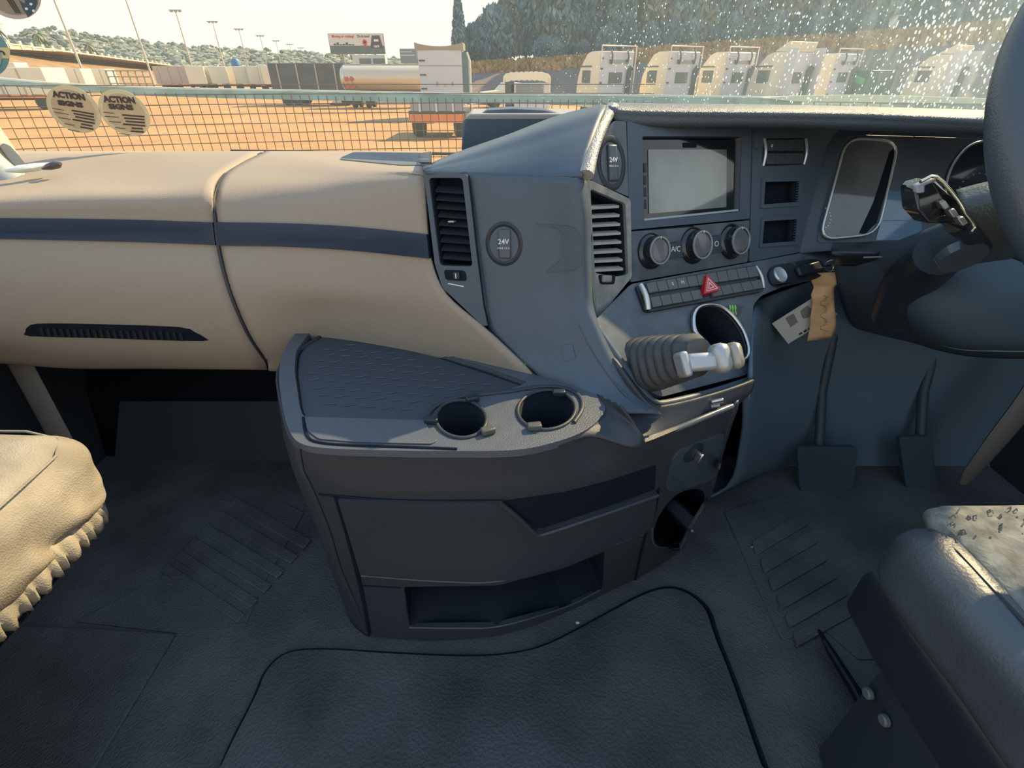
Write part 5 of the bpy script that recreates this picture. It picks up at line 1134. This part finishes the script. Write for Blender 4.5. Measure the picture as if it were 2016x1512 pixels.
# tall white truck, centre
tt = thing('tall_truck', (0, 0, 0), 'tall white truck rear with a concave brown roof fairing, right of the tanker', 'truck')
box('rear_wall', (0, 0, 2.2), (2.55, .1, 3.0), TW, tt, bevel=.05)
prismx('cab', [(.05, .8), (.05, 3.7), (1.4, 3.7), (2.1, 2.9), (2.3, 1.8), (2.3, .6)], -1.25, 1.25, TW, tt)
bm = bmesh.new(); n_ = 12; rw = []
for i in range(n_ + 1):
    x = -1.4 + 2.8 * i / n_; s = (x / 1.4) ** 2
    rw.append([bm.verts.new((x, -.06 - .1 * s, 3.5)), bm.verts.new((x, -.10 - .1 * s, 3.68 + .18 * s)), bm.verts.new((x, 1.2, 3.74 + .1 * s)), bm.verts.new((x, 1.2, 3.5))])
for A, B in zip(rw, rw[1:]):
    for k in range(4): bm.faces.new((A[k], A[(k + 1) % 4], B[(k + 1) % 4], B[k]))
bm.faces.new(rw[0]); bm.faces.new(rw[-1])
fin('roof_fairing', bm, mat('fairing_brown', (.33, .28, .22), .5), tt)
for z in (3.0, 2.3, 1.6): box('hinge', (-1.05, -.07, z), (.35, .05, .07), TD, tt)
box('joint_line', (0, -.055, 2.75), (2.5, .02, .04), mat('truck_grey', (.30, .30, .33), .5), tt)
for x in (-.25, .65): box('marker', (x, -.06, 1.85), (.10, .04, .2), mat('truck_grey', (.30, .30, .33), .5), tt)
box('marker', (.2, -.06, 1.8), (.12, .04, .14), mat('marker_orange', (.7, .4, .05), .5), tt)
box('dark_side', (1.45, .3, 2.1), (.35, .5, 2.6), mat('truck_teal', (.10, .16, .18), .5), tt)
tube('pale_pipe', [(1.75, -.1, .6), (1.75, -.1, 3.0), (1.6, -.1, 3.4)], .06, mat('pipe_pale', (.8, .78, .68), .4), tt, n=6)
for s in (-1, 1): wheel(Vector((s * .95, .3, .5)), .5, .4, tt)
box('chassis', (0, -1.2, .8), (.9, 3, .3), TD, tt)
place(tt, 874, 34, 0)
# tanker
tk = thing('tanker_trailer', (0, 0, 0), 'cream tanker trailer lying behind the rail, with red hazard squares at its end', 'trailer')
Rx = Matrix(((0, 0, 1), (1, 0, 0), (0, 1, 0)))
lathe('tank', (0, 0, 2.05), Rx, [(.9, -3.3), (1.08, -3.15), (1.1, -3), (1.1, 3), (1.08, 3.15), (.9, 3.3)], mat('tank_cream', (.60, .52, .40), .28, metal=.25), tk, n=28, sy=.82)
for x in (-3.05, 3.05): lathe('end_band', (x, 0, 2.05), Rx, [(1.12, -.05), (1.14, 0), (1.12, .05)], CHROME, tk, n=28, sy=.82)
for k, (x, z) in enumerate(((-2.75, 2.0), (-2.35, 2.0), (-2.75, 1.55), (-2.3, 1.55))): box('hazard_square', (x, -1.12 if z > 1.9 else -1.03, z), (.3, .04, .3), mat('placard_red', (.45, .09, .06), .5), tk, Matrix.Rotation(.78 if k in (1, 2, 3) else 0, 3, 'Y'))
box('catwalk', (0, 0, 2.98), (6, .5, .06), SILVER, tk); box('chassis', (0, 0, .95), (6.4, .9, .25), TD, tk)
for x in (-2.4, -1.3, 2.6): wheel(Vector((x, -.9, .5)), .5, .3, tk); wheel(Vector((x, .9, .5)), .5, .3, tk)
for ch in [o for o in bpy.data.objects if o.parent == tk and o.name.startswith('wheel')]:
    pass
place(tk, 764, 46, 0)
# box trailers
def trailer(name, label, L_, H_, m, grp, y0=1.0):
    t_ = thing(name, (0, 0, 0), label, 'trailer', grp)
    box('trailer_body', (0, 0, y0 + H_ / 2), (L_, 2.5, H_), m, t_, bevel=.04)
    for k in range(int(L_ / 1.6)): box('side_rib', (-L_ / 2 + .8 + k * 1.6, -1.27, y0 + H_ / 2), (.10, .06, H_ * .94), mat('rib_grey', (.42, .40, .34), .6), t_)
    box('side_lamp_bar', (0, -1.28, y0 - .12), (L_ * .9, .08, .18), mat('lamp_orange', (.75, .22, .06), .5), t_)
    box('chassis', (0, 0, .75), (L_ * .95, 1, .25), TD, t_)
    for x in (-L_ * .35, -L_ * .22, L_ * .38):
        for s in (-1, 1):
            w_ = lathe('wheel', Vector((x, s * 1.0, .5)), Matrix(((1, 0, 0), (0, 0, 1), (0, -1, 0))), [(.15, -.15), (.45, -.15), (.5, -.1), (.5, .1), (.45, .15), (.15, .15)], TYR, t_, n=14)
    return t_
TRC = mat('trailer_cream', (.74, .70, .56), .5)
A1 = trailer('box_trailer', 'pale beige blank box trailer at the left of the trailer row', 8, 2.35, mat('trailer_beige', (.50, .40, .36), .6), 'trailers parked across the yard')
place(A1, 372, 92, 0)
B1 = trailer('box_trailer', 'cream ribbed trailer next to the beige one', 3.6, 2.35, TRC, 'trailers parked across the yard'); place(B1, 386 + 0, 88, math.radians(-65)); B1.location = GX(392 + 5, 90)
for px, Y, rz, lb in ((415, 92, -60, 'cream ribbed trailer, second after the beige one'), (438, 92, -60, 'cream ribbed trailer near the blue tank'), (462, 96, -50, 'cream ribbed trailer directly under the blue tank'), (488, 92, -60, 'cream ribbed trailer right of the blue tank'), (512, 90, -60, 'cream ribbed trailer second from the right of the row'), (538, 88, -55, 'cream ribbed trailer at the right end of the row')):
    c = copy_tree(B1); c['label'] = lb; place(c, px, Y, math.radians(rz))
C1 = trailer('box_trailer', 'cream trailer at the left edge behind the round teal sticker', 5.0, 2.5, TRC, 'trailers parked under the bank'); place(C1, 25, 70, math.radians(10))
for px, Y, rz, lb, sc in ((100, 78, 0, 'cream trailer under the bank, first right of the left edge', .85), (158, 82, 0, 'cream trailer under the bank, middle one', .85), (205, 86, 0, 'cream trailer under the bank beside the fence frames', .85)):
    c = copy_tree(C1); c['label'] = lb; place(c, px, Y, math.radians(rz), sc)
D1 = trailer('dark_trailer', 'black curtain-sided trailer left of the tanker', 7.0, 2.2, mat('trailer_black', (.075, .085, .10), .6, noise=.15, nscale=1), 'trailers beside the tanker', .9); place(D1, 632, 50, 0)
E1 = thing('tank_truck', (0, 0, 0), 'round white tank end on a truck left of the black trailer', 'truck')
lathe('tank', (0, 0, 1.9), Matrix(((1, 0, 0), (0, 0, -1), (0, 1, 0))), [(.2, 1.1), (.8, 1.0), (1.0, .7), (1.0, -2.5), (.8, -2.7)], TRC, E1, n=20)
box('chassis', (0, 0, .75), (1.9, 3, .3), mat('lamp_orange', (.75, .22, .06), .5), E1)
for s in (-1, 1): wheel(Vector((s * .9, -.6, .5)), .5, .3, E1)
place(E1, 562, 70, 0)
# near truck at far left seen through the mesh
F1 = trailer('flat_truck', 'white box truck with orange lamps seen through the mesh at far left', 9, 1.75, TRC, 'trucks near the mesh screen', 1.0); place(F1, 20, 44, math.radians(4))
# pick-up with ribbed canopy
pk = thing('canopy_truck', (0, 0, 0), 'small white truck with a ribbed rounded canopy roof', 'truck')
bm = bmesh.new(); n_ = 18; R0 = []
for i in range(n_ + 1):
    f = i / n_; x = -1.15 + 2.3 * f; z = 2.25 + .16 * (1 - abs(2 * f - 1) ** 6) + .02 * math.sin(i * math.pi)
    z += .035 * (i % 2)
    R0.append([bm.verts.new((x, 0, z)), bm.verts.new((x, 2.6, z)), bm.verts.new((x, 2.6, z - .35)), bm.verts.new((x, 0, z - .35))])
for A, B in zip(R0, R0[1:]):
    for k in range(4): bm.faces.new((A[k], A[(k + 1) % 4], B[(k + 1) % 4], B[k]))
bm.faces.new(R0[0]); bm.faces.new(R0[-1])
fin('ribbed_roof', bm, mat('canopy_cream', (.82, .78, .58), .5), pk, 0, 20)
box('rear_panel', (.15, .02, 1.35), (1.9, .1, 1.25), TW, pk, bevel=.03); box('rear_window', (.15, -.05, 1.60), (1.35, .05, .62), mat('truck_glass_grey', (.20, .21, .24), .2), pk, bevel=.03)
box('dark_opening', (-.85, .0, 1.45), (.45, .06, 1.1), TD, pk)
for s in (-1, 1): box('corner_post', (s * 1.12, 0, 1.4), (.1, .12, 1.6), TRC, pk)
box('body', (0, 1.3, .9), (2.3, 2.5, .8), TW, pk, bevel=.05)
for y in (.4, 2.2):
    for s in (-1, 1): wheel(Vector((s * .95, y, .38)), .38, .25, pk)
place(pk, 1036, 28, 0)
# distant vehicles left of it
ca = thing('pickup_car', (0, 0, 0), 'white pickup car parked left of the ribbed canopy truck', 'car')
prismx('car_body', [(0, .5), (0, 1.1), (1.2, 1.2), (1.8, 1.75), (3.0, 1.75), (3.5, 1.2), (4.6, 1.05), (4.6, .45)], -.9, .9, TC, ca)
box('car_windows', (0, 2.4, 1.48), (1.84, 1.3, .35), TG, ca)
for y in (.9, 3.7):
    for s in (-1, 1): wheel(Vector((s * .85, y, .38)), .38, .22, ca)
place(ca, 950, 46, math.radians(-75))
cb = copy_tree(ca); cb['label'] = 'white car on top of the embankment under the trees'; cb.location = PY(1715, 70, 64) ; cb.rotation_euler = (0, 0, math.radians(-80))
cc_ = thing('orange_truck', (0, 0, 0), 'low truck with an orange rear lamp bar beside the black dash box', 'truck')
box('chassis', (0, 0, .9), (2.4, 3, .25), TD, cc_); box('orange_bar', (0, -1.55, .75), (2.3, .1, .32), mat('lamp_orange', (.75, .22, .06), .5), cc_)
box('rear_frame', (0, -1.5, 1.3), (2.2, .1, .5), mat('truck_grey', (.30, .30, .33), .5), cc_)
for s in (-1, 1): wheel(Vector((s * .9, -.8, .5)), .5, .5, cc_)
for x in (-.7, 0, .7): box('frame_bar', (x, -1.57, 1.3), (.08, .06, .6), TW, cc_)
place(cc_, 872, 25, 0)
# small parked frames (left, under bank)
fg = thing('yard_rack', GX(265, 80), 'grey steel rack frames standing under the bank', 'rack')
for k in range(7): q = GX(225 + k * 14, 80); box('rack_post', q + Vector((0, 0, 1.4)), (.18, .18, 2.8), mat('rack_grey', (.30, .29, .24), .6), fg)
a, b = GX(225, 80), GX(309, 80)
for z in (1.2, 2.0, 2.7): box('rack_beam', (a + b) / 2 + Vector((0, 0, z)), ((b - a).length, .15, .14), mat('rack_grey', (.30, .29, .24), .6), fg)
# embankment with dry grass
crest = [(700, 152), (900, 134), (960, 128), (1100, 121), (1200, 112), (1300, 100), (1400, 92), (1500, 86), (1700, 72), (1850, 60), (2016, 44), (2300, 20), (2700, 0)]
def cy_(px):
    for (a, b), (c, d) in zip(crest, crest[1:]):
        if a <= px <= c: return b + (d - b) * (px - a) / (c - a)
    return 150
rows = []
for i, (Y, f) in enumerate(((50, 0), (53, .25), (56, .6), (58, .82), (60, 1.0), (64, 1.04), (75, 1.3), (84, 1.9), (100, 3.4), (130, 4.2), (170, 4.2))):
    r = []
    for j in range(101):
        px = 700 + j * 20; zc = hz_(cy_(px), 60); k_ = max(0, min(1, (px - 960) / 220)); z = GZ + (zc - GZ) * (f if f <= 1.04 else (1 + (f - 1) * k_) * (k_ if k_ < 1 else 1)) + random.uniform(-.15, .15) * (0 < f < 1)
        q = GX(px, 60, zc); r.append(Vector((q.x * (1 if Y <= 60 else 1 + (Y - 60) / 60), Y, z)))
    rows.append(r)
em, EM = sheet('embankment', rows, mat('red_earth', (.20, .135, .12), .95, noise=.3, nscale=.6, col2=(.14, .115, .11)), None, 0, 50); tag(em, kind='structure')
bm = bmesh.new()
for k in range(7000):
    px = random.uniform(900, 2400); s = random.random() ** 1.5; Y = 60.2 - s * 2.6 + random.uniform(-.1, 1.5) * (random.random() < .4)
    zc = hz_(cy_(px), 60); q = GX(px, 60, zc); f = max(0, (60 - Y) / 2.0)
    base = Vector((q.x, Y, GZ + (zc - GZ) * (1 - .18 * f) - .1)); h = random.uniform(.25, .7); w_ = random.uniform(.15, .4); a = random.random() * 3.1
    u = Vector((math.cos(a), math.sin(a), 0)) * w_; l = Vector((random.uniform(-.2, .2), random.uniform(-.2, .2), h))
    v = [bm.verts.new(base - u), bm.verts.new(base + u), bm.verts.new(base + u * .5 + l), bm.verts.new(base - u * .3 + l * .8)]
    bm.faces.new(v)
gs_ = fin('dry_grass', bm, mat('dry_grass', (.42, .24, .085), .9, noise=.25, nscale=.8), None, 0, 0); tag(gs_, 'orange dry grass along the crest of the embankment', 'grass', kind='stuff')
# forest
LEAF = [mat('leaf_hazed_blue_green', (.085, .165, .225), .8, noise=.3, nscale=.5), mat('leaf_hazed_grey_green', (.15, .235, .27), .8, noise=.25, nscale=.5), mat('leaf_olive', (.24, .235, .19), .8, noise=.25, nscale=.5)]  # bluish haze is mixed into the leaf colours
BARK = mat('bark', (.34, .30, .26), .9)
def tree_mesh(seed, h, w_, n, conic):
    rd = random.Random(seed); bm = bmesh.new()
    for k in range(n):
        f = rd.random(); zz = h * (.06 + .94 * f); R = w_ * ((1 - f) ** .7 + .15 if conic else math.sin(math.pi * (.12 + .84 * f)) ** .6) * math.sqrt(rd.random())
        a = rd.random() * 6.283; c = Vector((math.cos(a) * R, math.sin(a) * R, zz)); s = rd.uniform(.2, .48)
        u = Vector((rd.gauss(0, .5), rd.gauss(0, .5), 1)).normalized() * s * 1.2; v = u.cross(Vector((rd.gauss(0, 1), rd.gauss(0, 1), 0))).normalized() * s * .5
        q = [bm.verts.new(c + u), bm.verts.new(c + v), bm.verts.new(c - u), bm.verts.new(c - v)]; bm.faces.new(q)
    me = bpy.data.meshes.new('crown'); bm.to_mesh(me); bm.free(); return me
protos = []
for k, (h, w_, n, con_) in enumerate(((13, 2.6, 4200, 0), (15, 2.2, 3800, 1), (10, 2.6, 3200, 0), (5, 2.3, 1500, 0))):
    protos.append([tree_mesh(k + 20 * m, h, w_, n, con_) for m in range(2)])
    for i, me in enumerate(protos[-1]): me.materials.append(LEAF[(k + i) % 3])
tmesh = None
kinds = ['tall blue-green tree', 'pointed dark tree', 'rounded grey-green tree', 'low olive bush']
tcount = 0
def tree(px, Y, k, var, sc, lb, grp='trees on the rise behind the embankment'):
    global tmesh
    zc = hz_(cy_(px), 60); q = GX(px, 60, zc); s = 1 + (Y - 60) / 60; base = Vector((q.x * s, Y, GZ + (zc - GZ) * (1.03 + (Y - 64) * .03 if Y > 64 else 1)))
    t_ = thing('tree', base, lb, 'tree', grp); t_.scale = (sc, sc, sc); t_.rotation_euler = (0, 0, random.random() * 6)
    c = bpy.data.objects.new('crown', protos[k][var]); COL.objects.link(c); c.parent = t_
    if tmesh is None:
        b2 = tubem([(0, 0, -.5), (.1, 0, 4), (0, .1, 9)], [.22, .16, .06], 7); tmesh = bpy.data.meshes.new('trunk'); b2.to_mesh(tmesh); b2.free(); tmesh.materials.append(BARK)
    u = bpy.data.objects.new('trunk', tmesh); COL.objects.link(u); u.parent = t_
    if k == 3: u.scale = (.6, .6, .4)
shared = ['tall blue-green tree in the thick wood above the embankment', 'dark pointed tree in the thick wood above the embankment', 'rounded grey-green tree in the thick wood above the embankment', 'low olive bush at the foot of the wood']
tree(907, 62, 1, 0, .42, 'lone small pointed tree beside the tall white truck')
tree(938, 64, 3, 0, .75, 'brownish rounded bush at the left end of the wood')
tree(975, 66, 3, 1, 1.0, 'leafy bush second from the left end of the wood')
tree(1005, 68, 2, 0, .68, 'leafy tree at the sloping left end of the wood')
tree(1035, 68, 2, 1, .85, 'grey-green tree rising behind the canopy truck')
tree(1075, 70, 0, 0, .92, 'tall tree that first reaches the top of the picture')
for k in range(84):
    px = 1090 + (k % 42) * 30 + random.uniform(-8, 8); row = k // 42; Y = 67 + row * 9 + random.uniform(-2, 3); kk_ = random.choice((0, 0, 1, 2))
    sc = (random.uniform(.75, 1.0) if px < 1240 else random.uniform(.95, 1.25)); sc *= 1 + .12 * row
    if 1200 < px < 1260: sc *= .75
    tree(px, Y, kk_, random.randint(0, 1), sc, shared[kk_])
for k in range(26): tree(1060 + k * 42 + random.uniform(-12, 12), 63.5, 3, k % 2, random.uniform(.3, .6), shared[3])
